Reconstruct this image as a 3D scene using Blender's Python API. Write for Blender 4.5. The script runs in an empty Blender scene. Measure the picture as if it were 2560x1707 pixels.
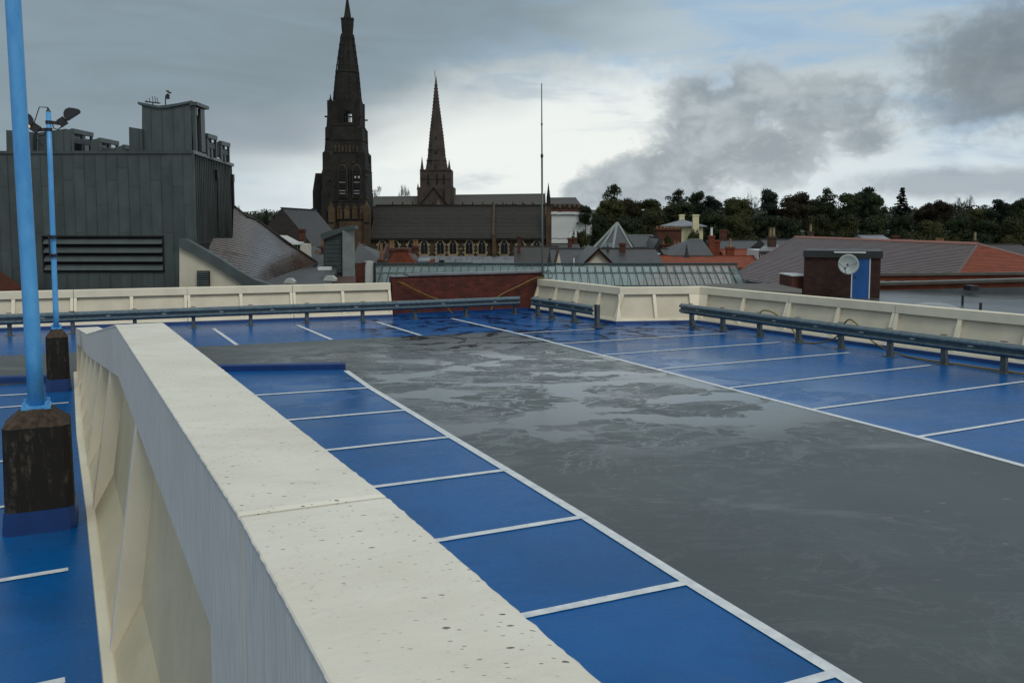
import bpy, bmesh, math, random
from mathutils import Vector, Matrix, noise
R = math.radians
random.seed(7)
scn = bpy.context.scene
col = scn.collection
# ------------------------------------------------------------------ camera
CAMZ = 3.3
PITCH = R(4.9)
cam_d = bpy.data.cameras.new('camera'); cam = bpy.data.objects.new('camera', cam_d); col.objects.link(cam)
cam.location = (0, 0, CAMZ); cam.rotation_euler = (R(90) - PITCH, 0, 0)
cam_d.sensor_width = 36; cam_d.lens = 36 * 2240 / 2560; cam_d.shift_y = -106.5 / 2560
cam_d.clip_start = .05; cam_d.clip_end = 6000
scn.camera = cam
scn.view_settings.view_transform = 'Standard'; scn.view_settings.look = 'None'
scn.view_settings.exposure = 0; scn.view_settings.gamma = 1; scn.view_settings.use_curve_mapping = False
SC = 2560 / 2352.0
CP, SP = math.cos(PITCH), math.sin(PITCH)
def V(px, py, D):
    """photo position (2352 px wide) + distance in metres -> world point"""
    X = (px * SC - 1280) / 2240; Y = -(py * SC - 747) / 2240
    t = D / (CP + Y * SP)
    return Vector((X * t, D, CAMZ + (-SP + Y * CP) * t))
def azel(px, py):
    v = V(px, py, 10) - Vector((0, 0, CAMZ)); v.normalize()
    return math.atan2(v.x, v.y), math.asin(v.z)
# ------------------------------------------------------------------ sun
sd = bpy.data.lights.new('sun', 'SUN'); sd.energy = 1.2; sd.angle = R(25); sd.color = (1, .955, .88)
so = bpy.data.objects.new('sun', sd); col.objects.link(so)
SUN_EL, SUN_AZ = R(50), R(150)       # azimuth clockwise from the view direction: behind the camera, right
dirv = Vector((math.sin(SUN_AZ) * math.cos(SUN_EL), math.cos(SUN_AZ) * math.cos(SUN_EL), math.sin(SUN_EL)))
so.rotation_euler = (-dirv).to_track_quat('-Z', 'Y').to_euler(); so.location = (0, 0, 60)
# ------------------------------------------------------------------ world
world = bpy.data.worlds.new('World'); scn.world = world; world.use_nodes = True
def make_world():
    nt = world.node_tree; N = nt.nodes; L = nt.links; N.clear()
    out = N.new('ShaderNodeOutputWorld'); bg = N.new('ShaderNodeBackground'); L.new(bg.outputs[0], out.inputs[0])
    bg.inputs[1].default_value = 0.1
    sky = N.new('ShaderNodeTexSky'); sky.sky_type = 'NISHITA'; sky.sun_disc = False
    sky.sun_elevation = SUN_EL; sky.sun_rotation = SUN_AZ; sky.air_density = 1; sky.dust_density = 2
    tc = N.new('ShaderNodeTexCoord'); sep = N.new('ShaderNodeSeparateXYZ')
    nrm = N.new('ShaderNodeVectorMath'); nrm.operation = 'NORMALIZE'
    L.new(tc.outputs['Generated'], nrm.inputs[0]); L.new(nrm.outputs[0], sep.inputs[0])
    def M(op, a, b=None, c=None, clamp=False):
        m = N.new('ShaderNodeMath'); m.operation = op; m.use_clamp = clamp
        for i, v in enumerate((a, b, c)):
            if v is None: continue
            if isinstance(v, (int, float)): m.inputs[i].default_value = v
            else: L.new(v, m.inputs[i])
        return m.outputs[0]
    az = M('ARCTAN2', sep.outputs[0], sep.outputs[1]); el = M('ARCSINE', sep.outputs[2])
    def noise_(scale, det, rough, zs=1.0, off=0, dist=0.0):
        mp = N.new('ShaderNodeMapping'); mp.inputs['Scale'].default_value = (1, 1, zs); mp.inputs['Location'].default_value = (off, off * .7, off * .3)
        L.new(nrm.outputs[0], mp.inputs[0])
        n = N.new('ShaderNodeTexNoise'); n.inputs['Scale'].default_value = scale; n.inputs['Detail'].default_value = det
        n.inputs['Roughness'].default_value = rough; n.inputs['Distortion'].default_value = dist
        L.new(mp.outputs[0], n.inputs[0]); return n.outputs[0]
    nA = noise_(3.2, 3, .55, 3.0, 3.1, .4); nB = noise_(9, 3, .6, 2.2, 9.7, .3); nC = noise_(26, 3, .62, 1.3, 1.3, .5); nD = noise_(6, 4, .52, 4.5, 5.5, .6); nE = noise_(70, 3, .6, 1.4, 7.9, .4)
    def SS(v, a, b):
        m = N.new('ShaderNodeMapRange'); m.interpolation_type = 'SMOOTHSTEP'
        L.new(v, m.inputs[0]); m.inputs[1].default_value = a; m.inputs[2].default_value = b
        return m.outputs[0]
    def mix(f, a, b):
        m = N.new('ShaderNodeMix'); m.data_type = 'RGBA'
        if isinstance(f, float): m.inputs[0].default_value = f
        else: L.new(f, m.inputs[0])
        for s, v in ((m.inputs[6], a), (m.inputs[7], b)):
            if isinstance(v, tuple): s.default_value = (v[0] * 10, v[1] * 10, v[2] * 10, 1)   # x10: world strength is 0.1
            else: L.new(v, s)
        return m.outputs[2]
    def ell(px, py, rx, ry, soft=.35, wob=.9):
        a0, e0 = azel(px, py); rx /= 2058; ry /= 2058
        dx = M('DIVIDE', M('SUBTRACT', az, a0), rx); dy = M('DIVIDE', M('SUBTRACT', el, e0), ry)
        d = M('SQRT', M('ADD', M('MULTIPLY', dx, dx), M('MULTIPLY', dy, dy)))
        return M('SUBTRACT', 1.0, d)
    wob = M('ADD', M('ADD', M('MULTIPLY', M('SUBTRACT', nB, .5), 1.3), M('MULTIPLY', M('SUBTRACT', nC, .5), .95)), M('MULTIPLY', M('SUBTRACT', nE, .5), .55))
    # thin high cloud over pale blue, brighter low down
    base = mix(SS(nD, .38, .64), (.48, .57, .62), (.35, .52, .70))
    c = mix(.1, base, sky.outputs[0])
    # low bright band
    elw = M('ADD', el, M('MULTIPLY', M('SUBTRACT', nD, .5), .16))
    low = M('SUBTRACT', 1.0, SS(elw, .03, .17))
    c = mix(M('MULTIPLY', low, .80), c, (.76, .83, .85))
    # bright white break in the middle
    g = SS(M('ADD', ell(1230, 330, 720, 205), M('MULTIPLY', wob, .34)), -.1, .62)
    c = mix(M('MULTIPLY', g, .88), c, (.90, .93, .89))
    # streaks of grey low cloud
    st = M('MULTIPLY', SS(nD, .52, .68), SS(el, .015, .05))
    st = M('MULTIPLY', st, .42)
    c = mix(st, c, (.38, .45, .52))
    # overcast sheet at upper left and across the top
    sh = M('ADD', M('ADD', M('MULTIPLY', el, 5.2), M('MULTIPLY', az, -2.3)), M('MULTIPLY', M('SUBTRACT', nA, .5), 1.0))
    shf = SS(sh, .5, 1.35)
    front = SS(sep.outputs[1], -.3, .3)
    c = mix(M('MULTIPLY', shf, .93), c, mix(SS(nD, .3, .7), (.205, .268, .308), (.25, .320, .362)))
    lowL = SS(M('ADD', ell(560, 300, 360, 80), M('MULTIPLY', wob, .35)), 0.05, .7)
    c = mix(M('MULTIPLY', lowL, .5), c, (.30, .34, .39))
    # grey cumulus bank on the right: dense left flank, thin and broken to the right
    dens = None
    for e, w in (((1345, 442, 60, 42), 0), ((1440, 425, 115, 72), 0), ((1560, 395, 160, 90), .05), ((1640, 300, 125, 135), .1), ((1605, 225, 80, 66), 0), ((1722, 222, 110, 90), 0), ((1770, 350, 150, 90), 0), ((1865, 255, 120, 105), -.1), ((1965, 245, 110, 95), -.12), ((1990, 322, 80, 48), -.08)):
        v = ell(*e)
        if w: v = M('ADD', v, w)
        dens = v if dens is None else M('SMOOTH_MAX', dens, v, .35)
    dd = M('ADD', dens, M('ADD', M('MULTIPLY', wob, .95), M('MULTIPLY', M('SUBTRACT', nA, .5), .5)))
    mask = SS(dd, -.08, .50)
    lit = SS(M('ADD', M('ADD', M('MULTIPLY', M('SUBTRACT', nB, .5), 1.2), M('MULTIPLY', M('SUBTRACT', nC, .5), .8)), M('MULTIPLY', M('SUBTRACT', nE, .5), .3)), -.20, .30)
    cc = mix(lit, (.27, .315, .35), (.43, .49, .52))
    rim = M('MULTIPLY', mask, M('SUBTRACT', 1.0, mask)); c = mix(M('MULTIPLY', rim, .9), c, (.80, .84, .84))
    c = mix(M('MULTIPLY', mask, .88), c, cc)
    far = SS(M('ADD', ell(2345, 150, 270, 185), M('MULTIPLY', wob, .62)), -.02, .62); c = mix(M('MULTIPLY', far, .86), c, mix(lit, (.165, .20, .23), (.24, .28, .31)))
    lr = SS(M('ADD', ell(2250, 420, 330, 45), M('MULTIPLY', wob, .5)), .0, .6)
    c = mix(M('MULTIPLY', lr, .65), c, (.27, .31, .36))
    # the rest of the dome: broken bright overcast
    dome = mix(SS(nA, .35, .65), (.38, .45, .485), (.58, .64, .65))
    up = M('MAXIMUM', SS(el, .27, .55), M('SUBTRACT', 1.0, front))
    c = mix(up, c, dome)
    below = SS(el, -.10, -.01)
    c = mix(below, (.10, .10, .09), c)
    L.new(c, bg.inputs[0])
make_world()
# ------------------------------------------------------------------ helpers
def RGB(r, g, b): return tuple(((x / 255 + .055) / 1.055) ** 2.4 if x > 10 else x / 255 / 12.92 for x in (r, g, b))
class NT:
    def __init__(s, name):
        s.m = bpy.data.materials.new(name); s.m.use_nodes = True; s.t = s.m.node_tree; s.N = s.t.nodes; s.L = s.t.links
        s.b = s.N['Principled BSDF']; s.out = s.N['Material Output']
        s.tc = s.N.new('ShaderNodeTexCoord')
    def vec(s, scale=(1, 1, 1), rot=(0, 0, 0), loc=(0, 0, 0), src='Object'):
        mp = s.N.new('ShaderNodeMapping'); mp.inputs['Scale'].default_value = scale; mp.inputs['Rotation'].default_value = rot; mp.inputs['Location'].default_value = loc
        if src == 'World':
            g = s.N.new('ShaderNodeNewGeometry'); s.L.new(g.outputs['Position'], mp.inputs[0])
        else: s.L.new(s.tc.outputs[src], mp.inputs[0])
        return mp.outputs[0]
    def noise(s, v, scale=1, det=4, rough=.5, dist=0.):
        n = s.N.new('ShaderNodeTexNoise'); s.L.new(v, n.inputs[0]); n.inputs['Scale'].default_value = scale
        n.inputs['Detail'].default_value = det; n.inputs['Roughness'].default_value = rough; n.inputs['Distortion'].default_value = dist
        return n.outputs[0]
    def vor(s, v, scale=1, feat='F1', rnd=1, out=0):
        n = s.N.new('ShaderNodeTexVoronoi'); n.feature = feat; s.L.new(v, n.inputs['Vector']); n.inputs['Scale'].default_value = scale; n.inputs['Randomness'].default_value = rnd
        return n.outputs[out]
    def M(s, op, a, b=None, clamp=False):
        m = s.N.new('ShaderNodeMath'); m.operation = op; m.use_clamp = clamp
        for i, v in enumerate((a, b)):
            if v is None: continue
            if isinstance(v, (int, float)): m.inputs[i].default_value = v
            else: s.L.new(v, m.inputs[i])
        return m.outputs[0]
    def ss(s, v, a, b, lo=0., hi=1.):
        m = s.N.new('ShaderNodeMapRange'); m.interpolation_type = 'SMOOTHSTEP'; s.L.new(v, m.inputs[0])
        for i, x in ((1, a), (2, b), (3, lo), (4, hi)): m.inputs[i].default_value = x
        return m.outputs[0]
    def mix(s, f, a, b, mode='MIX'):
        m = s.N.new('ShaderNodeMix'); m.data_type = 'RGBA'; m.blend_type = mode
        if isinstance(f, (int, float)): m.inputs[0].default_value = f
        else: s.L.new(f, m.inputs[0])
        for k, v in ((6, a), (7, b)):
            if isinstance(v, tuple): m.inputs[k].default_value = (*v[:3], 1)
            else: s.L.new(v, m.inputs[k])
        return m.outputs[2]
    def set(s, key, v):
        i = s.b.inputs[key]
        if isinstance(v, (int, float)): i.default_value = v
        elif isinstance(v, tuple): i.default_value = (*v[:3], 1)
        else: s.L.new(v, i)
    def bump(s, h, strength=.5, dist=.01, nrm=None):
        b = s.N.new('ShaderNodeBump'); b.inputs['Strength'].default_value = strength; b.inputs['Distance'].default_value = dist
        s.L.new(h, b.inputs['Height'])
        if nrm is not None: s.L.new(nrm, b.inputs['Normal'])
        s.L.new(b.outputs[0], s.b.inputs['Normal']); return b.outputs[0]
    def rnd(s):
        o = s.N.new('ShaderNodeObjectInfo'); return o.outputs['Random']
MAT = {}
def simple(name, c, rough=.6, nscale=3., var=.25, bump=0., bscale=40, metal=0., det=5, per_obj=0., spec=.5, streak=None):
    n = NT(name)
    v = n.vec(streak or (1, 1, 1), src='World')
    a = n.noise(v, nscale, det, .6, .3)
    lo = tuple(x * (1 - var) for x in c); hi = tuple(min(1, x * (1 + var)) for x in c)
    cc = n.mix(n.ss(a, .3, .7), lo, hi)
    if per_obj:
        cc = n.mix(1., cc, n.mix(n.rnd(), (1 - per_obj,) * 3, (1 + per_obj,) * 3), 'MULTIPLY')
    n.set('Base Color', cc); n.set('Roughness', rough); n.set('Metallic', metal); n.set('Specular IOR Level', spec)
    if bump: n.bump(n.noise(n.vec(src='World'), bscale, 4, .6), bump, .01)
    MAT[name] = n.m; return n.m
def rows(name, c1, c2, pitch, rough=.5, axis=2, slope=1., wet=0., bw=0.):
    """roof covering: courses along the height with a broken tone from piece to piece"""
    n = NT(name); v = n.vec(src='World')
    sep = n.N.new('ShaderNodeSeparateXYZ'); n.L.new(v, sep.inputs[0])
    h = n.M('FRACT', n.M('DIVIDE', sep.outputs[2], pitch))
    a = n.noise(n.vec((1, 1, 3), src='World'), 1.2, 6, .65, .4); b = n.noise(n.vec((3, 3, 14), src='World'), 1.8, 3, .6)
    cc = n.mix(n.ss(a, .32, .68), c1, c2)
    cc = n.mix(n.M('MULTIPLY', n.ss(b, .4, .7), .35), cc, tuple(x * .55 for x in c1))
    cc = n.mix(n.M('MULTIPLY', n.ss(h, .72, .98), .45), cc, tuple(x * .35 for x in c1))
    n.set('Base Color', cc); n.set('Roughness', rough)
    n.bump(h, .6, .02)
    MAT[name] = n.m; return n.m
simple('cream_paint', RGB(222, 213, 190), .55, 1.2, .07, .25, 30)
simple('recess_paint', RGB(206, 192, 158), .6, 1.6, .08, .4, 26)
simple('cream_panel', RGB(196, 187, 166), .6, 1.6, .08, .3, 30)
simple('galvanised', RGB(92, 108, 116), .42, 9, .22, .15, 60, .45)
simple('galv_dark', RGB(84, 92, 96), .55, 9, .3, .1, 60, .2)
simple('black_metal', (.012, .012, .014), .45, 5, .2)
simple('dark_gap', (.008, .008, .009), .9, 5, .1)
simple('zinc', RGB(73, 82, 83), .5, 1.1, .16, .15, 9, .25, 6, .13, streak=(1.3, 1.3, .6))
simple('zinc_side', RGB(74, 81, 80), .36, 1.3, .2, .1, 12, .4, 5, .15, streak=(3, 3, .35))
simple('zinc_pale', RGB(120, 128, 126), .5, 2, .15, .1, 12, .2)
simple('lead', RGB(112, 116, 122), .5, .9, .22, .2, 6, streak=(1, 1, .4))
simple('coping_grey', RGB(84, 82, 77), .8, 1.5, .2)
simple('blind_grey', RGB(178, 180, 180), .6, .8, .15)
simple('flat_felt', RGB(76, 82, 84), .3, .6, .35, .2, 5)
simple('white_render', RGB(196, 190, 172), .7, .8, .1, .15, 20)
simple('white_house', RGB(205, 198, 160), .7, .5, .1)
simple('white_sheet', RGB(196, 199, 198), .6, .35, .03, .1, 1.2)
simple('white_trim', RGB(205, 208, 208), .5, 2, .06)
simple('red_brick', RGB(84, 34, 22), .8, 3, .3, .3, 40, per_obj=.3)
simple('dark_brick', RGB(54, 29, 22), .8, 3, .32, .3, 40, per_obj=.35)
simple('far_brick', RGB(76, 39, 28), .85, 1.2, .3)
simple('far_brick_brown', RGB(66, 45, 36), .85, 1.2, .3)
simple('mortar', RGB(62, 48, 42), .9, 5, .2)
simple('orange_brick', RGB(108, 50, 28), .8, 1.5, .28)
simple('buff_stone', RGB(128, 114, 86), .85, 1.2, .35)
simple('sooty_stone', RGB(27, 25, 22), .9, .55, .62, .5, 1.6, det=7)
simple('tan_stone', RGB(70, 55, 38), .9, .6, .45, .4, 2, det=7)
simple('rubble_stone', RGB(62, 52, 40), .9, 1.1, .5, .5, 3, det=7)
simple('cath_stone', RGB(60, 51, 46), .9, .25, .3, .4, .8, det=6)
simple('cath_tan', RGB(104, 88, 70), .9, .4, .3)
simple('terracotta', RGB(116, 86, 56), .8, 4, .25)
simple('yellow_hose', RGB(118, 98, 24), .45, 6, .15)
simple('blue_door', RGB(26, 84, 150), .4, 1.2, .12, streak=(2, 2, .5))
simple('bark', (.018, .015, .012), .9, 3, .3)
simple('window_glass', (.012, .016, .02), .08, 3, .2)
simple('sheet_grey', RGB(170, 172, 168), .5, 1, .1)
rows('slate', RGB(42, 42, 43), RGB(60, 59, 60), .19, .45)
rows('slate_brown', RGB(36, 31, 28), RGB(52, 45, 41), .19, .55)
rows('church_slate', RGB(33, 30, 26), RGB(48, 43, 37), .25, .6)
rows('cath_lead', RGB(60, 58, 54), RGB(72, 70, 65), .6, .6)
rows('clay_orange', RGB(108, 46, 20), RGB(136, 62, 30), .16, .75)
rows('clay_pink', RGB(76, 57, 54), RGB(96, 76, 72), .15, .42)
rows('clay_dark', RGB(70, 36, 26), RGB(92, 50, 36), .15, .4)
def mat_foliage(name, dark, mid, light):
    n = NT(name)
    a = n.noise(n.vec(src='World'), .35, 4, .6); b = n.noise(n.vec(src='World'), 2.2, 3, .6)
    cc = n.mix(n.ss(a, .35, .65), dark, mid); cc = n.mix(n.M('MULTIPLY', n.ss(b, .45, .75), .6), cc, light)
    cc = n.mix(1., cc, n.mix(n.rnd(), (.75, .75, .75), (1.25, 1.25, 1.25)), 'MULTIPLY')
    n.set('Base Color', cc); n.set('Roughness', .75); n.set('Specular IOR Level', .2)
    MAT[name] = n.m
mat_foliage('leaf_green', (.012, .020, .009), (.026, .038, .014), (.048, .058, .019))
mat_foliage('leaf_olive', (.019, .024, .009), (.041, .045, .014), (.070, .066, .018))
mat_foliage('leaf_brown', (.015, .013, .008), (.029, .023, .011), (.050, .034, .014))
mat_foliage('leaf_pine', (.007, .014, .010), (.014, .024, .015), (.022, .032, .018))
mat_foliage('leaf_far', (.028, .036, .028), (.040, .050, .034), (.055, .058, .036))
def mat_deck(name, colr, colr2, grey=False):
    n = NT(name)
    ROT = (0, 0, R(-25))
    v = n.vec(rot=ROT, src='World')                     # lane frame
    vs = n.vec((.66, 1.0, 1), rot=ROT, src='World')
    big = n.noise(n.vec((.30, .55, 1), rot=ROT, loc=(1.3, 4.1, 0), src='World'), .42, 4, .55, .4)
    # running films of water: ridged lines, stretched
    r1 = n.M('ABSOLUTE', n.M('SUBTRACT', n.noise(vs, .75, 7, .62, 1.5), .5))
    r2 = n.M('ABSOLUTE', n.M('SUBTRACT', n.noise(n.vec((.3, 1.15, 1), rot=ROT, loc=(7, 3, 0), src='World'), 1.5, 6, .6, 1.2), .5))
    pool = n.noise(vs, .55, 8, .66, 1.1)
    wv = n.N.new('ShaderNodeTexNoise'); n.L.new(vs, wv.inputs[0]); wv.inputs['Scale'].default_value = .9; wv.inputs['Detail'].default_value = 6; wv.inputs['Roughness'].default_value = .62
    sc_ = n.N.new('ShaderNodeVectorMath'); sc_.operation = 'MULTIPLY_ADD'; n.L.new(wv.outputs['Color'], sc_.inputs[0]); sc_.inputs[1].default_value = (1.7, 1.7, 0); n.L.new(vs, sc_.inputs[2])
    ve = n.vor(sc_.outputs[0], .50, 'DISTANCE_TO_EDGE'); ve2 = n.vor(sc_.outputs[0], 1.15, 'DISTANCE_TO_EDGE')
    veinw = n.M('MULTIPLY', n.ss(n.noise(vs, .8, 3, .5), .36, .64), .15)
    vein = n.M('MAXIMUM', n.ss(n.M('SUBTRACT', ve, veinw), -.006, .006, 1., 0.), n.M('MULTIPLY', n.ss(n.M('SUBTRACT', ve2, n.M('MULTIPLY', veinw, .45)), -.004, .010, 1., 0.), .6))
    # the low, wet area near the far end of the lane
    sep = n.N.new('ShaderNodeSeparateXYZ'); n.L.new(v, sep.inputs[0])
    dx = n.M('DIVIDE', n.M('SUBTRACT', sep.outputs[0], 9.0), 6.5); dy = n.M('DIVIDE', n.M('SUBTRACT', sep.outputs[1], 17.5), 6.8)
    wet = n.ss(n.M('SQRT', n.M('ADD', n.M('MULTIPLY', dx, dx), n.M('MULTIPLY', dy, dy))), .25, 1.5, 1., 0.)
    lines = n.M('MAXIMUM', n.ss(r1, .003, .014, 1., 0.), n.M('MULTIPLY', n.ss(r2, .002, .010, 1., 0.), .8))
    lines = n.M('MULTIPLY', n.M('MAXIMUM', lines, n.M('MULTIPLY', vein, n.ss(wet, .15, .5))), n.ss(big, .30, .48))
    pw = n.M('ADD', pool, n.M('MULTIPLY', wet, .15)); poolm = n.M('MAXIMUM', n.M('MULTIPLY', n.ss(pw, .56, .70), .30), n.M('MULTIPLY', n.ss(pw, .758, .772), .7))
    speck = n.ss(n.noise(n.vec((.35, 1, 1), rot=ROT, src='World'), 9, 2, .5), .70, .74)
    film = n.M('MAXIMUM', n.M('MAXIMUM', n.M('MULTIPLY', lines, n.M('ADD', n.M('MULTIPLY', wet, .92), .12)), poolm), n.M('MULTIPLY', speck, .35), clamp=True)
    t = n.noise(v, .5, 5, .6, .5); f = n.noise(v, 30, 3, .6)
    cc = n.mix(n.ss(t, .3, .7), colr, colr2)
    cc = n.mix(n.M('MULTIPLY', n.ss(f, .35, .75), .25), cc, tuple(x * .72 for x in colr))
    dirt = n.noise(n.vec((.5, 1, 1), rot=ROT, loc=(11, 2, 0), src='World'), 1.1, 7, .72, .5); scuff = n.ss(n.M('ABSOLUTE', n.M('SUBTRACT', n.noise(n.vec((.12, 1.6, 1), rot=(0, 0, R(-14)), src='World'), 1.3, 5, .7, .3), .5)), .0, .012, 1., 0.)
    cc = n.mix(n.M('MULTIPLY', n.ss(dirt, .50, .72), .30), cc, (.05, .055, .055) if grey else (.006, .04, .13))
    cc = n.mix(n.M('MULTIPLY', n.M('MULTIPLY', scuff, n.ss(dirt, .42, .58)), .22), cc, tuple(x * .45 for x in colr))
    grit = n.noise(n.vec(src='World'), 130, 2, .6); cc = n.mix(n.M('MULTIPLY', n.ss(grit, .58, .75), .22), cc, tuple(min(1, x * 1.7 + .01) for x in colr))
    # silt left by puddles on the blue, dark damp cracks at the far end
    far = n.ss(sep.outputs[1], 20.2, 22.0)
    if not grey:
        silt = n.ss(n.noise(n.vec((.35, 1.2, 1), rot=ROT, loc=(2, 9, 0), src='World'), .9, 7, .65, 1.2), .60, .68)
        cc = n.mix(n.M('MULTIPLY', n.M('MULTIPLY', silt, .55), n.ss(sep.outputs[1], 15., 21.)), cc, (.12, .115, .11))
    ck = n.M('MULTIPLY', n.vor(sc_.outputs[0], .95, 'DISTANCE_TO_EDGE'), .5)
    cw = n.noise(v, 2.2, 3, .6)
    ckm = n.M('MULTIPLY', n.ss(n.M('SUBTRACT', ck, n.M('MULTIPLY', n.ss(cw, .36, .72), .055)), .0, .012, 1., 0.), far)
    ckm = n.M('MULTIPLY', ckm, n.ss(sep.outputs[0], 6.5, 8.0)); ckm = n.M('MULTIPLY', ckm, .93)
    # sky sheen on the thin water, painted into the base colour as a pale tint
    cc = n.mix(n.M('MULTIPLY', film, .52), cc, (.34, .36, .37) if grey else (.07, .14, .28))
    cc = n.mix(ckm, cc, (.010, .008, .010) if grey else (.003, .008, .035))
    film = n.M('MULTIPLY', film, n.M('SUBTRACT', 1., ckm))
    n.set('Base Color', cc)
    n.set('Roughness', n.M('ADD', n.M('MULTIPLY', n.M('SUBTRACT', 1., film), .30 if grey else .20), .10 if grey else .08))
    n.set('Specular IOR Level', n.M('MULTIPLY', n.M('SUBTRACT', 1., ckm), .36 if grey else .17))
    hb = n.M('MULTIPLY', n.noise(n.vec(src='World'), 55, 3, .65), n.M('SUBTRACT', 1., film))
    hb = n.M('ADD', hb, n.M('MULTIPLY', n.noise(n.vec(src='World'), 1.7, 2, .5), .6))
    n.bump(hb, .35, .004)
    MAT[name] = n.m
mat_deck('blue_deck', (.0004, .076, .25), (.0012, .10, .335))
mat_deck('grey_deck', RGB(60, 67, 69), RGB(71, 78, 79), True)
def mat_line():
    n = NT('line_paint'); v = n.vec(src='World'); a = n.noise(v, 6, 5, .65)
    w_ = n.noise(v, 22, 5, .75, .3); c_ = n.mix(n.ss(a, .3, .8), RGB(216, 220, 222), RGB(176, 184, 192)); n.set('Base Color', n.mix(n.M('MULTIPLY', n.ss(w_, .60, .68), .55), c_, RGB(86, 110, 140))); n.set('Roughness', .4); n.bump(n.noise(v, 60, 2), .2, .003); MAT['line_paint'] = n.m
mat_line()
def mat_blue_paint(name, c):
    n = NT(name); v = n.vec(src='World'); a = n.noise(n.vec((1, 1, .4), src='World'), 3, 5, .6)
    n.set('Base Color', n.mix(n.ss(a, .3, .7), c, tuple(x * .75 for x in c))); n.set('Roughness', .4); n.bump(n.noise(v, 25, 3), .2, .004); MAT[name] = n.m
mat_blue_paint('blue_upstand', (.005, .04, .17))
def mat_pole():
    n = NT('pole_blue'); a = n.noise(n.vec((2, 2, .8), src='World'), 4, 6, .65); b = n.noise(n.vec((6, 6, 1), src='World'), 5, 4, .6)
    cc = n.mix(n.ss(a, .3, .7), RGB(70, 148, 208), RGB(92, 166, 220)); cc = n.mix(n.M('MULTIPLY', n.ss(b, .62, .8), .5), cc, RGB(130, 165, 190))
    n.set('Base Color', cc); n.set('Roughness', .4); n.bump(b, .15, .003); MAT['pole_blue'] = n.m
mat_pole()
def mat_coping():
    n = NT('coping_paint'); v = n.vec(src='World')
    a = n.noise(v, 1.6, 5, .6); f = n.noise(v, 42, 4, .65); f2 = n.noise(n.vec((1, 1, 1), rot=(0, 0, R(-25)), src='World'), 160, 2, .6)
    vr = n.vec((.42, 1., 1), rot=(0, 0, R(-25)), src='World')
    vd = n.mix(.035, vr, n.noise(vr, 9, 3, .6), 'ADD')
    d1 = n.vor(vd, 27); d2 = n.vor(vd, 60)
    reg = n.noise(n.vec(loc=(3.3, 1, 0), src='World'), 2.3, 3, .5)
    p1 = n.M('MULTIPLY', n.ss(d1, .07, .115, 1., 0.), n.ss(reg, .28, .46)); p2 = n.M('MULTIPLY', n.ss(d2, .09, .15, 1., 0.), n.ss(reg, .36, .54))
    # only some of the cells hold a pit
    rc = n.ss(n.vor(vd, 27, out=1), .30, .34)
    p1 = n.M('MULTIPLY', p1, rc); p = n.M('MAXIMUM', p1, n.M('MULTIPLY', p2, .7))
    cc = n.mix(n.ss(a, .3, .7), RGB(210, 205, 192), RGB(222, 218, 206))
    st_ = n.noise(n.vec((.5, 1.4, 1), rot=(0, 0, R(-25)), src='World'), 3.2, 6, .7, .4); cc = n.mix(n.M('MULTIPLY', n.ss(st_, .52, .72), .28), cc, RGB(176, 170, 152))
    sp_ = n.noise(v, 85, 3, .7); cc = n.mix(n.M('MULTIPLY', n.ss(sp_, .60, .72), .35), cc, RGB(168, 160, 144))
    cc = n.mix(n.M('MULTIPLY', p, .9), cc, RGB(70, 58, 46))
    n.set('Base Color', cc); n.set('Roughness', .6)
    h = n.M('SUBTRACT', n.M('ADD', n.M('MULTIPLY', f, .5), n.M('MULTIPLY', f2, .15)), n.M('MULTIPLY', p, 1.3))
    n.bump(h, .55, .006); MAT['coping_paint'] = n.m
mat_coping()
def mat_fascia():
    n = NT('fascia_paint')
    s = n.noise(n.vec((14, 14, 1.1), rot=(R(0), 0, R(0)), src='World'), 4, 5, .7); a = n.noise(n.vec(src='World'), 1.5, 4, .5); w = n.noise(n.vec((30, 30, 3), src='World'), 3, 3, .6)
    cc = n.mix(n.ss(s, .3, .72), RGB(206, 200, 188), RGB(236, 229, 216)); cc = n.mix(n.M('MULTIPLY', n.ss(a, .4, .7), .2), cc, RGB(196, 191, 181))
    cc = n.mix(n.M('MULTIPLY', n.ss(w, .66, .74), .6), cc, RGB(228, 224, 214))
    n.set('Base Color', cc); n.set('Roughness', .6); n.bump(s, .3, .004); MAT['fascia_paint'] = n.m
mat_fascia()
def mat_plinth():
    n = NT('plinth_concrete'); g = n.N.new('ShaderNodeNewGeometry'); sep = n.N.new('ShaderNodeSeparateXYZ'); n.L.new(g.outputs['Normal'], sep.inputs[0])
    s = n.noise(n.vec((9, 9, 1.6), src='World'), 1.6, 6, .65, .3); a = n.noise(n.vec(src='World'), 14, 5, .7)
    m = n.M('MULTIPLY', n.ss(s, .48, .68), n.ss(a, .4, .62))
    cc = n.mix(m, (.008, .006, .004), (.075, .064, .044)); top = n.ss(sep.outputs[2], .3, .6)
    cc = n.mix(top, cc, n.mix(n.ss(a, .35, .65), (.022, .014, .008), (.07, .045, .028)))
    n.set('Base Color', cc); n.set('Roughness', .9); n.bump(a, .7, .015); MAT['plinth_concrete'] = n.m
mat_plinth()
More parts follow.
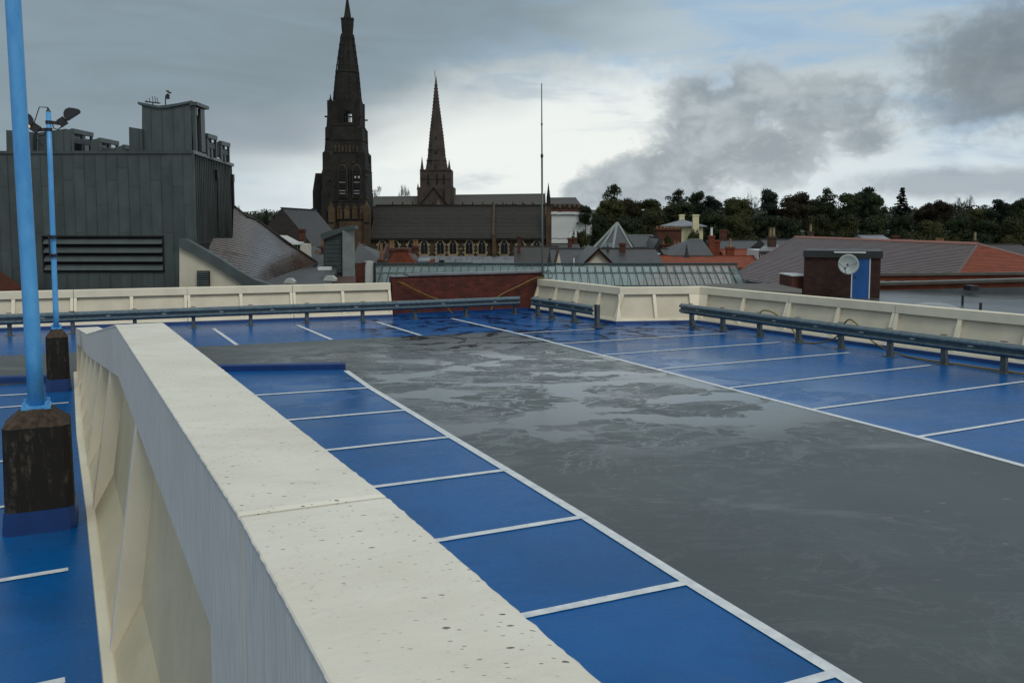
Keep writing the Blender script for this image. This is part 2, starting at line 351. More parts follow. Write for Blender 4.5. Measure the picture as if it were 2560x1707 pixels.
def mat_glass():
    n = NT('roof_glass'); n.N.remove(n.b)
    tr = n.N.new('ShaderNodeBsdfTransparent'); tr.inputs[0].default_value = (.82, .90, .90, 1)
    gl = n.N.new('ShaderNodeBsdfGlossy'); gl.inputs['Color'].default_value = (.78, .86, .88, 1); gl.inputs['Roughness'].default_value = .12
    df = n.N.new('ShaderNodeBsdfDiffuse'); df.inputs[0].default_value = (.48, .52, .52, 1)
    m1 = n.N.new('ShaderNodeMixShader'); m2 = n.N.new('ShaderNodeMixShader')
    f = n.N.new('ShaderNodeLayerWeight'); f.inputs[0].default_value = .5
    n.L.new(n.M('ADD', n.M('MULTIPLY', n.M('POWER', f.outputs['Facing'], 5.), .9), .05, clamp=True), m1.inputs[0]); n.L.new(tr.outputs[0], m1.inputs[1]); n.L.new(gl.outputs[0], m1.inputs[2])
    d = n.noise(n.vec(src='World'), 1.1, 4, .6)
    n.L.new(n.ss(d, .3, .7, .02, .09), m2.inputs[0]); n.L.new(m1.outputs[0], m2.inputs[1]); n.L.new(df.outputs[0], m2.inputs[2])
    n.L.new(m2.outputs[0], n.out.inputs[0]); MAT['roof_glass'] = n.m
mat_glass()
def mat_lamp():
    n = NT('lamp_lit'); n.set('Base Color', (.8, .5, .2)); n.b.inputs['Emission Color'].default_value = (1, .5, .12, 1); n.b.inputs['Emission Strength'].default_value = 1.1; MAT['lamp_lit'] = n.m
mat_lamp()
def mat_ground():
    n = NT('ground'); a = n.noise(n.vec(src='World'), .02, 5, .6); b = n.noise(n.vec(src='World'), .3, 4, .6)
    cc = n.mix(n.ss(a, .4, .6), (.022, .030, .014), (.038, .044, .022)); cc = n.mix(n.M('MULTIPLY', b, .4), cc, (.03, .026, .018)); n.set('Base Color', cc); n.set('Roughness', .9); MAT['ground'] = n.m
mat_ground()

# ------------------------------------------------------------------ mesh building
OFF = {}
def rot2(v, a):
    c, s = math.cos(a), math.sin(a); return Vector((v[0] * c - v[1] * s, v[0] * s + v[1] * c, v[2]))
class MB:
    def __init__(s): s.v = []; s.f = []
    def add(s, vs, fs):
        b = len(s.v); s.v += [Vector(x) for x in vs]; s.f += [tuple(b + i for i in f) for f in fs]; return s
    def poly(s, pts): return s.add(pts, [tuple(range(len(pts)))])
    def hexa(s, p):   # p: 4 bottom, 4 top
        return s.add(p, [(3, 2, 1, 0), (4, 5, 6, 7), (0, 1, 5, 4), (1, 2, 6, 5), (2, 3, 7, 6), (3, 0, 4, 7)])
    def box(s, x0, x1, y0, y1, z0, z1):
        return s.hexa([(x0, y0, z0), (x1, y0, z0), (x1, y1, z0), (x0, y1, z0), (x0, y0, z1), (x1, y0, z1), (x1, y1, z1), (x0, y1, z1)])
    def prism(s, pts, d):   # extrude polygon along d
        n = len(pts); d = Vector(d); P = [Vector(p) for p in pts]
        return s.add(P + [p + d for p in P], [tuple(range(n))[::-1], tuple(range(n, 2 * n))] + [(i, (i + 1) % n, n + (i + 1) % n, n + i) for i in range(n)])
    def frust(s, x, y, z0, z1, r0, r1, n=8, a0=None, ry=1.):
        if a0 is None: a0 = math.pi / n
        A = [(x + r0 * math.cos(a0 + 2 * math.pi * i / n), y + ry * r0 * math.sin(a0 + 2 * math.pi * i / n), z0) for i in range(n)]
        if r1 < 1e-4:
            return s.add(A + [(x, y, z1)], [tuple(range(n))[::-1]] + [(i, (i + 1) % n, n) for i in range(n)])
        B = [(x + r1 * math.cos(a0 + 2 * math.pi * i / n), y + ry * r1 * math.sin(a0 + 2 * math.pi * i / n), z1) for i in range(n)]
        return s.add(A + B, [tuple(range(n))[::-1], tuple(range(n, 2 * n))] + [(i, (i + 1) % n, n + (i + 1) % n, n + i) for i in range(n)])
    def tube(s, pts, r, n=6, r1=None):
        P = [Vector(p) for p in pts]; m = len(P); ring = []
        up = Vector((0, 0, 1)); prev = None
        for i, p in enumerate(P):
            t = (P[min(i + 1, m - 1)] - P[max(i - 1, 0)]).normalized()
            a = up.cross(t) if prev is None else prev - t * prev.dot(t)
            if a.length < 1e-3: a = Vector((1, 0, 0)).cross(t)
            a.normalize(); prev = a; b = t.cross(a)
            rr = r if r1 is None else r + (r1 - r) * i / max(1, m - 1)
            ring += [p + (a * math.cos(2 * math.pi * k / n) + b * math.sin(2 * math.pi * k / n)) * rr for k in range(n)]
        fs = [tuple(range(n))[::-1], tuple(range((m - 1) * n, m * n))]
        for i in range(m - 1):
            for k in range(n): fs.append((i * n + k, i * n + (k + 1) % n, (i + 1) * n + (k + 1) % n, (i + 1) * n + k))
        return s.add(ring, fs)
    def beam(s, a, b, w, h):
        a, b = Vector(a), Vector(b); t = (b - a).normalized(); u = t.cross(Vector((0, 0, 1)))
        if u.length < 1e-3: u = Vector((1, 0, 0))
        u.normalize(); v = u.cross(t); u *= w / 2; v *= h / 2
        return s.hexa([a - u - v, a + u - v, b + u - v, b - u - v, a - u + v, a + u + v, b + u + v, b - u + v])
    def mesh(s, name, mat, off=(0, 0, 0), smooth=False):
        me = bpy.data.meshes.new(name); o = Vector(off)
        me.from_pydata([v - o for v in s.v], [], s.f); me.materials.append(MAT[mat])
        if smooth: me.polygons.foreach_set('use_smooth', [True] * len(me.polygons))
        me.validate(); me.update()
        if len(me.polygons) < 20000:
            b = bmesh.new(); b.from_mesh(me); bmesh.ops.recalc_face_normals(b, faces=b.faces); b.to_mesh(me); b.free()
        return me
def tag(o, label=None, cat=None, group=None, kind=None):
    if label: o['label'] = label
    if cat: o['category'] = cat
    if group: o['group'] = group
    if kind: o['kind'] = kind
    return o
LANE = R(25)
def thing(name, label, cat, loc=(0, 0, 0), group=None, lane=False, kind=None):
    o = bpy.data.objects.new(name, None); col.objects.link(o); OFF[o.name] = Vector(loc)
    if lane: o.location = rot2(loc, LANE); o.rotation_euler = (0, 0, LANE)
    else: o.location = loc
    o.empty_display_size = .3
    return tag(o, label, cat, group, kind)
def part(name, mb, mat, parent, smooth=False, label=None, kind=None):
    off = OFF[parent.name]
    o = bpy.data.objects.new(name, mb.mesh(name, mat, off, smooth)); col.objects.link(o); o.parent = parent; OFF[o.name] = off
    if label: o['label'] = label
    if kind: o['kind'] = kind
    return o
def single(name, mb, mat, label=None, cat=None, loc=(0, 0, 0), lane=False, group=None, kind=None, smooth=False):
    o = bpy.data.objects.new(name, mb.mesh(name, mat, loc, smooth)); col.objects.link(o); OFF[o.name] = Vector(loc)
    if lane: o.location = rot2(loc, LANE); o.rotation_euler = (0, 0, LANE)
    else: o.location = loc
    return tag(o, label, cat, group, kind)
def inst(name, me, parent, loc, rz=0., sc=None):
    o = bpy.data.objects.new(name, me); col.objects.link(o); o.parent = parent; o.location = Vector(loc) - OFF[parent.name]; o.rotation_euler = (0, 0, rz)
    if sc: o.scale = sc
    OFF[o.name] = OFF[parent.name]
    return o
def lerp(a, b, t): return a + (b - a) * t
# ================================================================== SETTING
GZ = -10.0
def ground():
    mb = MB(); n = 40
    xs = [-3000, -1500, -900, -600, -400, -250, -120, 0, 120, 250, 400, 600, 900, 1500, 3000]; ys = [-400, -100, 40, 120, 200, 260, 320, 420, 560, 760, 1000, 1300, 1700, 2300, 3000, 4200]
    def h(x, y):
        z = GZ
        t = max(0, min(1, (y - 200) / 200)); s = max(0, min(1, (x + 20) / 90)); z += 9 * t * t * s
        t2 = max(0, min(1, (y - 700) / 900)); z += (26 + 9 * math.sin(x * .006 + 1)) * t2 * t2 * (3 - 2 * t2) * .8
        return z
    vs = [(x, y, h(x, y)) for y in ys for x in xs]; m = len(xs)
    mb.add(vs, [(j * m + i, j * m + i + 1, (j + 1) * m + i + 1, (j + 1) * m + i) for j in range(len(ys) - 1) for i in range(m - 1)])
    o = single('ground', mb, 'ground', kind='structure', smooth=True); o.location = (0, 0, 0)
ground()
# parking deck: slab, blue coat, grey lane coat, painted lines (lane frame)
deck = single('parking_deck', MB().prism([(-30, -8, -.5), (22, -8, -.5), (21.2, 5, -.5), (19.35, 13.3, -.5), (18.2, 24.3, -.5), (15.6, 25.1, -.5), (15.05, 31.2, -.5), (9.3, 31.2, -.5), (-30, 33.9, -.5)], (0, 0, .5)), 'blue_deck', lane=True, kind='structure')
lanec = MB().poly([(-30, 20.95, .004), (-1.4, 20.62, .004), (2.52, 20.6, .004), (5.0, 19.75, .004), (4.95, 17.2, .004), (4.93, 10.6, .004), (4.87, 6.5, .004), (4.8, 2, .004), (4.7, -7.9, .004), (11.4, -7.9, .004), (11.4, 9.6, .004), (11.35, 20, .004), (11.1, 24.40, .004), (2.59, 24.9, .004), (-30, 27.1, .004)])
part('grey_lane', lanec, 'grey_deck', deck, kind='structure')
def strip(name, a, b, w=.1, z=.009):
    a, b = Vector((*a, z)), Vector((*b, z)); t = (b - a).normalized(); u = Vector((-t.y, t.x, 0)) * w / 2
    n = max(1, int((b - a).length / .25)); rnd = random.Random(int(a.x * 37 + a.y * 91))
    vs = []; fs = []
    for i in range(n + 1):
        p = a.lerp(b, i / n); e1 = 1 + rnd.uniform(-.05, .05); e2 = 1 + rnd.uniform(-.05, .05)
        vs += [p - u * e1, p + u * e2]
    for i in range(n): fs.append((2 * i, 2 * i + 2, 2 * i + 3, 2 * i + 1))
    return part(name, MB().add(vs, fs), 'line_paint', deck)
A = [(4.99, 19.43), (4.90, 17.2), (4.90, 14.87), (4.89, 12.69), (4.89, 10.65), (4.88, 8.56), (4.84, 6.55), (4.83, 4.71)]
for i in range(len(A)): pass
def polystrip(name, P, w=.1, z=.009):
    vs = []; fs = []
    for i, p in enumerate(P):
        q0 = Vector(P[max(0, i - 1)]); q1 = Vector(P[min(len(P) - 1, i + 1)]); t = (q1 - q0).normalized(); u = Vector((-t.y, t.x)) * w / 2
        vs += [(p[0] - u.x, p[1] - u.y, z), (p[0] + u.x, p[1] + u.y, z)]
        if i: fs.append((2 * i - 2, 2 * i, 2 * i + 1, 2 * i - 1))
    part(name, MB().add(vs, fs), 'line_paint', deck)
polystrip('lane_line', A + [(4.80, 2.5), (4.75, -3)], .12)
polystrip('lane_line', [(11.03, 28.53), (11.31, 23.86), (11.33, 21.35), (11.34, 19.07), (11.36, 16.66), (11.34, 14.16), (11.37, 11.9), (11.40, 9.6), (11.33, 7.8), (11.3, 3)], .12)
for x0, y0, x1, y1 in ((4.84, 17.22, .9, 17.5), (4.84, 14.88, .9, 15.0), (4.83, 12.70, .9, 12.70), (4.83, 10.66, .9, 10.65), (4.82, 8.56, .9, 8.52), (4.78, 6.55, .9, 6.56), (4.77, 4.72, .9, 4.72), (4.76, 2.8, .9, 2.8)):
    strip('bay_line', (x0, y0), (x1, y1), .10)
for x0, y0, x1, y1 in ((11.38, 23.88, 13.96, 23.86), (11.38, 21.36, 16.93, 21.28), (11.40, 19.07, 17.02, 19.05), (11.42, 16.67, 17.24, 16.77), (11.40, 14.17, 17.41, 14.48), (11.43, 11.9, 17.4, 12.16), (11.46, 9.66, 17.3, 9.9), (11.4, 7.3, 17.3, 7.5)):
    strip('bay_line', (x0, y0), (x1, y1), .09)
for a, b in (((3.28, 28.96), (3.40, 24.8)), ((5.83, 28.81), (5.97, 24.78)), ((8.40, 28.58), (8.56, 24.64)), ((-1.56, 29.22), (-1.44, 25.68)), ((-4.1, 29.3), (-4.0, 25.7))): strip('bay_line', a, b, .11)
for a, b in (((-5, 9.0), (-.33, 9.3)), ((-5, 11.5), (-1.0, 11.72)), ((-5, 18.2), (-.52, 18.11)), ((-5, 19.7), (-1.19, 19.35)), ((-5, 6.7), (-.3, 7.0)), ((-5, 13.9), (-1.0, 14.0))): strip('bay_line', a, b, .09)
# raised blue kerbs at the end of the bays
def kerb(a, b, h, label):
    a, b = Vector((*a, 0)), Vector((*b, 0)); t = (b - a).normalized(); n = Vector((-t.y, t.x, 0)) * .16
    mb = MB(); z = Vector((0, 0, h)); c = Vector((0, 0, h - .03)); m = n * .15
    prof = [a, a + c, a + z + m, a + z + n - m, a + c + n, a + n]
    mb.prism(prof, b - a); return single('kerb', mb, 'blue_upstand', label, 'kerb', lane=True, group='raised blue kerbs across the deck')
kerb((1.0, 21.01), (5.02, 19.62), .15, 'low blue painted kerb closing the row of bays right of the cream wall')
kerb((-14.0, 24.2), (-.62, 20.55), .15, 'low blue painted kerb closing the bays left of the cream wall')

# ================================================================== EDGE PARAPETS (precast units with beam, ribs and recessed panels)
def parapet(name, label, P, unit=3.45, ribs_per=2, H=1.175, joint_off=0., endcap=(False, False), lastonly=None):
    """P: base line of the deck side face, deck on the right hand of the direction of travel"""
    t = thing(name, label, 'parapet', (P[0][0], P[0][1], 0), group='cream precast parapet walls round the deck edge', lane=True)
    P = [Vector((*p, 0)) for p in P]
    segn = []
    for i in range(len(P) - 1):
        d = (P[i + 1] - P[i]).normalized(); segn.append(Vector((-d.y, d.x, 0)))     # left of travel = away from deck
    def miter(i):
        if i == 0: return segn[0]
        if i == len(P) - 1: return segn[-1]
        m = (segn[i - 1] + segn[i]).normalized(); return m / max(.3, m.dot(segn[i]))
    for i in range(len(P) - 1):
        a, b = P[i], P[i + 1]; Ls = (b - a).length; nu = max(1, round(Ls / unit)); m0, m1 = miter(i), miter(i + 1); nn = segn[i]
        def pt(s, o, z, clamp0=True):
            # miter only matters at the very ends
            base = a.lerp(b, s / Ls)
            if s <= 1e-6: v = m0
            elif s >= Ls - 1e-6: v = m1
            else: v = nn
            return base + v * o + Vector((0, 0, z))
        cuts = [Ls * k / nu for k in range(nu + 1)]
        def sweep(prof, s0, s1): 
            A_ = [pt(s0, *q) for q in prof]; B_ = [pt(s1, *q) for q in prof]; n = len(prof)
            return MB().add(A_ + B_, [tuple(range(n)), tuple(range(n, 2 * n))[::-1]] + [(k, n + k, n + (k + 1) % n, (k + 1) % n) for k in range(n)])
        for k in range(nu):
            g0 = .008 if k else 0; g1 = .008 if k < nu - 1 else 0
            s0, s1 = cuts[k] + g0, cuts[k + 1] - g1
            part('top_beam', sweep([(.30, H - .235), (.545, H - .235), (.545, H - .012), (.533, H), (.322, H), (.31, H - .012)], s0, s1), 'cream_paint', t)
            part('base_rail', sweep([(.0, .10), (.35, .10), (.35, .17), (.025, .17)], s0, s1), 'cream_paint', t)
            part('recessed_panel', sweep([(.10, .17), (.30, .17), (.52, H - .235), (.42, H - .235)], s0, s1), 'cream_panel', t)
            rs = [s0, (s0 + s1) / 2, s1] if ribs_per == 2 else [s0 + (s1 - s0) * q / ribs_per for q in range(ribs_per + 1)]
            for j, r in enumerate(rs):
                w0, w1 = r - .05, r + .05
                if j == 0: w0, w1 = s0, s0 + .085
                if j == len(rs) - 1: w0, w1 = s1 - .085, s1
                if k == 0 and j == 0 and i > 0: w1 = s0 + .16
                if k == nu - 1 and j == len(rs) - 1 and i < len(P) - 2: w0 = s1 - .16
                part('rib', sweep([(.022, .17), (.12, .17), (.45, H - .235), (.312, H - .235)], w0, w1), 'cream_paint', t)
        part('blue_upstand', sweep([(-.03, 0), (.3, 0), (.3, .10), (.004, .10), (-.012, .085)], 0, Ls), 'blue_upstand', t)
    return t
parapet('parapet_wall', 'long cream parapet wall of ribbed panels in front of the grey metal clad building', [(-24.0, 33.19), (9.34, 29.85)])
parapet('parapet_wall', 'cream parapet wall starting at the brick wall and turning two corners towards the right edge', [(14.72, 29.95), (15.23, 24.69), (17.82, 23.9), (18.98, 13.29), (19.9, 3.5)], unit=3.1)
simple('joint_brown', (.035, .024, .016), .9, 20, .5)
# ================================================================== MIDDLE WALL (high near the camera, ramping down)
def middle_wall():
    t = thing('dividing_wall', 'tall cream dividing wall with wide pitted coping running from the foreground down the deck', 'wall', (.2, 5, 0), lane=True)
    prof = [(-1.6, .375, 2.52), (2.62, .352, 2.455), (9.65, .165, 2.288), (17.5, -.17, 1.325), (21.5, -.42, 1.02)]
    def at(y):
        for a, b in zip(prof, prof[1:]):
            if y <= b[0] or b is prof[-1]:
                k = (y - a[0]) / (b[0] - a[0]); return lerp(a[1], b[1], k), lerp(a[2], b[2], k)
    def fd(y):
        if y <= 3.3505: return at(y)[1] - .002
        return lerp(.64, .34, max(0, min(1, (y - 2) / 19)))
    W = .45
    rnd = random.Random(4)
    def coping(y0, y1, step, jit):
        """top surface with rough worn edges, subdivided"""
        mb = MB(); n = max(2, int((y1 - y0) / step)); cols = [0, .004, .012, .08, .17, .27, .36, .42, .441, .45]
        ys = [lerp(y0, y1, i / n) for i in range(n + 1)]; m = len(cols); vs = []
        for i, y in enumerate(ys):
            xl, z = at(y)
            endr = .006 if i in (0, n) else 0
            for j, c in enumerate(cols):
                e = 0
                nz = noise.noise(Vector((y * 9, c * 9, 1))) * jit * .35 + noise.noise(Vector((y * 31, c * 31, 4))) * jit * .2
                x = xl + c
                if j in (0, m - 1):
                    nx = noise.noise(Vector((y * 22, j * 7., 3))) * jit + noise.noise(Vector((y * 60, j * 5., 9))) * jit * .6
                    x += nx if j else -nx * .45; nz -= .010 if j else .005
                if j in (1, m - 2): nz -= .0025 if j > 1 else .001
                vs.append((x, y, z + nz - endr))
        fs = [(i * m + j, i * m + j + 1, (i + 1) * m + j + 1, (i + 1) * m + j) for i in range(n) for j in range(m - 1)]
        # ends and underside
        b = len(vs)
        for i, y in enumerate(ys):
            xl, z = at(y); vs += [(xl + .003, y, z - .025), (xl + W - .006, y, z - .025)]
        for i in range(n):
            fs.append((i * m, (i + 1) * m, b + 2 * (i + 1), b + 2 * i)); fs.append((i * m + m - 1, b + 2 * i + 1, b + 2 * (i + 1) + 1, (i + 1) * m + m - 1)); fs.append((b + 2 * i, b + 2 * i + 2, b + 2 * i + 3, b + 2 * i + 1))
        fs.append(tuple(range(m)) + (b + 1, b)); fs.append(tuple(range(n * m, n * m + m))[::-1] + (b + 2 * n, b + 2 * n + 1))
        return mb.add(vs, fs)
    joints = [-1.6, 2.63, 9.65, 14.0, 17.5, 21.5]
    for i in range(len(joints) - 1):
        y0, y1 = joints[i] + (.008 if i == 1 else .002), joints[i + 1] - (.008 if i == 0 else .002)
        part('coping_unit', coping(y0, y1, .02 if i < 2 else .15, .0055 if i < 2 else .003), 'coping_paint', t)
    # left face: deep beam under the coping
    def face(y0, y1, d0):
        mb = MB(); n = max(1, int((y1 - y0) / 1.0)); vs = []; Y_ = [lerp(y0, y1, i / n) for i in range(n + 1)]
        if y0 < 3.35 < y1: Y_ = sorted(Y_ + [3.35, 3.352])
        n = len(Y_) - 1
        for i in range(n + 1):
            y = Y_[i]; xl, z = at(y); f = fd(y)
            vs += [(xl + .006, y, z - .026), (xl + .008, y, z - f), (xl + .16, y, z - f - (.0 if y < 3.351 else .05)), (xl + .43, y, z - f - (.0 if y < 3.351 else .05)), (xl + .43, y, z - .026)]
        fs = []
        for i in range(n):
            for k in range(5): fs.append((i * 5 + k, i * 5 + (k + 1) % 5, (i + 1) * 5 + (k + 1) % 5, (i + 1) * 5 + k))
        fs += [tuple(range(5))[::-1], tuple(range(5 * n, 5 * n + 5))]
        return mb.add(vs, fs)
    for i, (y0, y1) in enumerate(zip(joints, joints[1:])):
        part('beam', face(y0 + .005, y1 - .005, 0), 'fascia_paint', t)
    # mortar fillet in the joint, right hand face, recessed back panel
    xl, z = at(2.63); part('joint_mortar', MB().box(xl + .02, xl + W - .004, 2.612, 2.652, z - .12, z - .018), 'joint_brown', t); part('joint_filler', MB().hexa([(xl + .006, 2.615, z - .7), (xl + .1, 2.615, z - .7), (xl + .1, 2.65, z - .7), (xl + .006, 2.65, z - .7), (xl + .004, 2.615, z - .035), (xl + .019, 2.615, z - .035), (xl + .019, 2.65, z - .035), (xl + .004, 2.65, z - .035)]), 'cream_paint', t)
    # back panel between ribs
    def bx(y):
        q = [(-1.6, .20), (3, .08), (6.85, -.05), (11.04, -.18), (15.25, -.34), (21.6, -.49)]
        for a, b in zip(q, q[1:]):
            if y <= b[0] or b is q[-1]: return lerp(a[1], b[1], (y - a[0]) / (b[0] - a[0]))
    mb = MB(); ys = [3.36, 6, 9.65, 12, 14.5, 17.5, 21.5]; vs = []
    for y in ys:
        xl, z = at(y); vs += [(xl + .17, y, z - fd(y) - .03), (bx(y) + .29, y, .45), (bx(y) + .05, y, .0), (xl + .42, y, .0), (xl + .42, y, z - fd(y) - .03)]
    fs = []
    for i in range(len(ys) - 1):
        for k in range(5): fs.append((i * 5 + k, i * 5 + (k + 1) % 5, (i + 1) * 5 + (k + 1) % 5, (i + 1) * 5 + k))
    fs += [(0, 1, 2, 3, 4), tuple(range(5 * len(ys) - 5, 5 * len(ys)))[::-1]]
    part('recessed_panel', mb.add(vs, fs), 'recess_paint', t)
    # ribs: flare outwards towards the deck
    for y, w in ((7.2, .11), (11.0, .11), (13.0, .10), (14.7, .10), (16.3, .10), (17.9, .1), (19.5, .1), (21.38, .11)):
        xl, z = at(y); zt = z - fd(y) - .0; xb = bx(y) + .06
        # outer edge runs straight from under the beam to the base
        mb = MB().hexa([(xb, y - w / 2, .0), (xl + .38, y - w / 2, .0), (xl + .38, y + w / 2, .0), (xb - .004, y + w / 2, .0),
                        (xl + .016, y - w / 2, zt), (xl + .4, y - w / 2, zt), (xl + .4, y + w / 2, zt), (xl + .012, y + w / 2, zt)])
        rb_ = part('rib', mb, 'cream_paint', t)
        part('rib_edge', MB().hexa([(xb - .006, y - w / 2 + .01, .01), (xb + .002, y - w / 2 + .01, .01), (xb + .002, y + w / 2, .01), (xb - .008, y + w / 2, .01), (xl + .009, y - w / 2 + .01, zt), (xl + .018, y - w / 2 + .01, zt), (xl + .018, y + w / 2, zt), (xl + .006, y + w / 2, zt)]), 'fascia_paint', rb_)
    # sloping plinth along the foot
    pl = [(-1.6, .12), (3, .05), (6.85, -.055), (11.04, -.19), (15.25, -.35), (21.5, -.50)]
    vs = []; fs = []
    for i, (y, xb) in enumerate(pl):
        xl, z = at(y); vs += [(xb, y, 0), (xb + .005, y, .05), (xb + .08, y, .07), (xb + .3, y, .0)]
    for i in range(len(pl) - 1):
        for k in range(4): fs.append((i * 4 + k, i * 4 + (k + 1) % 4, (i + 1) * 4 + (k + 1) % 4, (i + 1) * 4 + k))
    fs += [(0, 1, 2, 3), tuple(range(4 * len(pl) - 4, 4 * len(pl)))[::-1]]
    part('plinth', MB().add(vs, fs), 'cream_paint', t)
middle_wall()
# ================================================================== LIGHT POLES
def floodlight(parent, base, sx, lit=False, roll=R(36), sc=1.):
    """arm, gear box, domed head with flat glass; built pointing along +x then mirrored"""
    def T(p): return Vector((base[0] + sx * p[0] * sc, base[1] + p[1] * sc, base[2] + p[2] * sc))
    mb = MB(); mb.beam(T((0, 0, 0)), T((.28, 0, -.03)), .07, .06); arm = part('arm', mb, 'black_metal', parent)
    c, s = math.cos(roll), math.sin(roll)
    def Q(u, y, w): return T((.22 + u * c - w * s, y, -.03 + u * s + w * c))
    g = MB().hexa([Q(0, -.12, -.16), Q(.26, -.12, -.16), Q(.26, .12, -.16), Q(0, .12, -.16), Q(0, -.12, .12), Q(.26, -.12, .12), Q(.26, .12, .12), Q(0, .12, .12)])
    part('gear_box', g, 'black_metal', arm)
    # head: deep domed reflector behind a rectangular front
    prof = [(.27, .0), (.29, .12), (.36, .21), (.47, .26), (.60, .24), (.72, .14), (.80, .05), (.83, .0), (.83, -.06), (.27, -.06)]
    A_ = [Q(u, -.19, w) for u, w in prof]; B_ = [Q(u, .19, w) for u, w in prof]; n = len(prof)
    h = MB().add(A_ + B_, [tuple(range(n)), tuple(range(n, 2 * n))[::-1]] + [(k, n + k, n + (k + 1) % n, (k + 1) % n) for k in range(n)])
    part('lamp_head', h, 'black_metal', arm)
    gl = MB().hexa([Q(.30, -.16, -.085), Q(.80, -.16, -.085), Q(.80, .16, -.085), Q(.30, .16, -.085), Q(.30, -.16, -.061), Q(.80, -.16, -.061), Q(.80, .16, -.061), Q(.30, .16, -.061)])
    part('glass', gl, 'lamp_lit' if lit else 'window_glass', arm)
    cb = MB().tube([T((.02, -.05, .02)), T((.06, -.05, -.2)), T((.2, -.05, -.24)), T((.33, -.05, -.12))], .012, 5); part('cable', cb, 'black_metal', arm)
def light_pole(label, x, y, hw, hd, hz, htop, r0, r1, zt, lean, heads, rot=0.):
    t = thing('light_pole', label, 'light pole', (x, y, 0), group='blue light poles on concrete plinths', lane=True)
    c = .07
    mb = MB(); ring = lambda z, a, b: [(x - a + c, y - b, z), (x + a - c, y - b, z), (x + a, y - b + c, z), (x + a, y + b - c, z), (x + a - c, y + b, z), (x - a + c, y + b, z), (x - a, y + b - c, z), (x - a, y - b + c, z)]
    vs = ring(.24, hw, hd) + ring(hz, hw * .97, hd * .97) + ring(htop, hw * .42, hd * .42)
    fs = [tuple(range(8))[::-1], tuple(range(16, 24))] + [(k + i, k + (i + 1) % 8, k + 8 + (i + 1) % 8, k + 8 + i) for k in (0, 8) for i in range(8)]
    part('concrete_plinth', mb.add(vs, fs), 'plinth_concrete', t)
    vs = ring(0, hw + .03, hd + .03) + ring(.24, hw + .012, hd + .012)
    part('blue_upstand', MB().add(vs, [tuple(range(8))[::-1], tuple(range(8, 16))] + [(i, (i + 1) % 8, 8 + (i + 1) % 8, 8 + i) for i in range(8)]), 'blue_upstand', t)
    lx, ly = lean; pts = [(x + lx * k, y + ly * k, htop + (zt - htop) * k) for k in (0, .1, .25, .5, .75, 1)]
    part('pole', MB().tube(pts, r0, 20, r1), 'pole_blue', t, smooth=True)
    bp = MB().box(x - r0 * 1.7, x + r0 * 1.7, y - r0 * 1.7, y + r0 * 1.7, htop - .01, htop + .02)
    for a in (-1, 1):
        for b in (-1, 1): bp.frust(x + a * r0 * 1.35, y + b * r0 * 1.35, htop + .02, htop + .07, .02, .02, 6)
    part('base_plate', bp, 'pole_blue', t)
    for dz, sx, lit in heads:
        br = MB().frust(x + lx, y + ly, zt + dz - .03, zt + dz + .03, r1 * 1.35, r1 * 1.35, 12); part('clamp', br, 'black_metal', t)
        k = thing2 = None
        floodlight(t, (x + lx + sx * r1, y + ly, zt + dz), sx, lit, sc=.56)
    cap = MB().frust(x + lx, y + ly, zt, zt + .03, r1 * 1.05, r1 * .7, 12).frust(x + lx, y + ly, zt + .03, zt + .07, .03, .02, 6); part('cap', cap, 'black_metal', t)
    return t
light_pole('nearer and thicker blue light pole on a big stained concrete plinth at the left edge', -.625, 10.90, .33, .33, 1.13, 1.30, .083, .075, 6.9, (-.06, 0), [(-.2, 1, False), (-.35, -1, False)])
lp2 = light_pole('farther slim blue light pole with two black floodlights above a small dark plinth', -.72, 19.62, .20, .22, 1.06, 1.22, .052, .046, 5.42, (.02, .1), [(-.20, 1, False), (-.34, -1, True)])
part('clamp', MB().frust(-.716, 19.63, 2.62, 2.68, .07, .07, 12).frust(-.716, 19.63, 2.98, 3.04, .07, .07, 12).box(-.79, -.76, 19.55, 19.58, 2.6, 3.06), 'black_metal', lp2)
part('cable', MB().tube([(-.7, 19.7, 5.5), (-.85, 19.7, 5.5), (-.95, 19.7, 5.2), (-.93, 19.7, 4.9), (-.82, 19.7, 4.75)], .01, 5), 'black_metal', lp2)
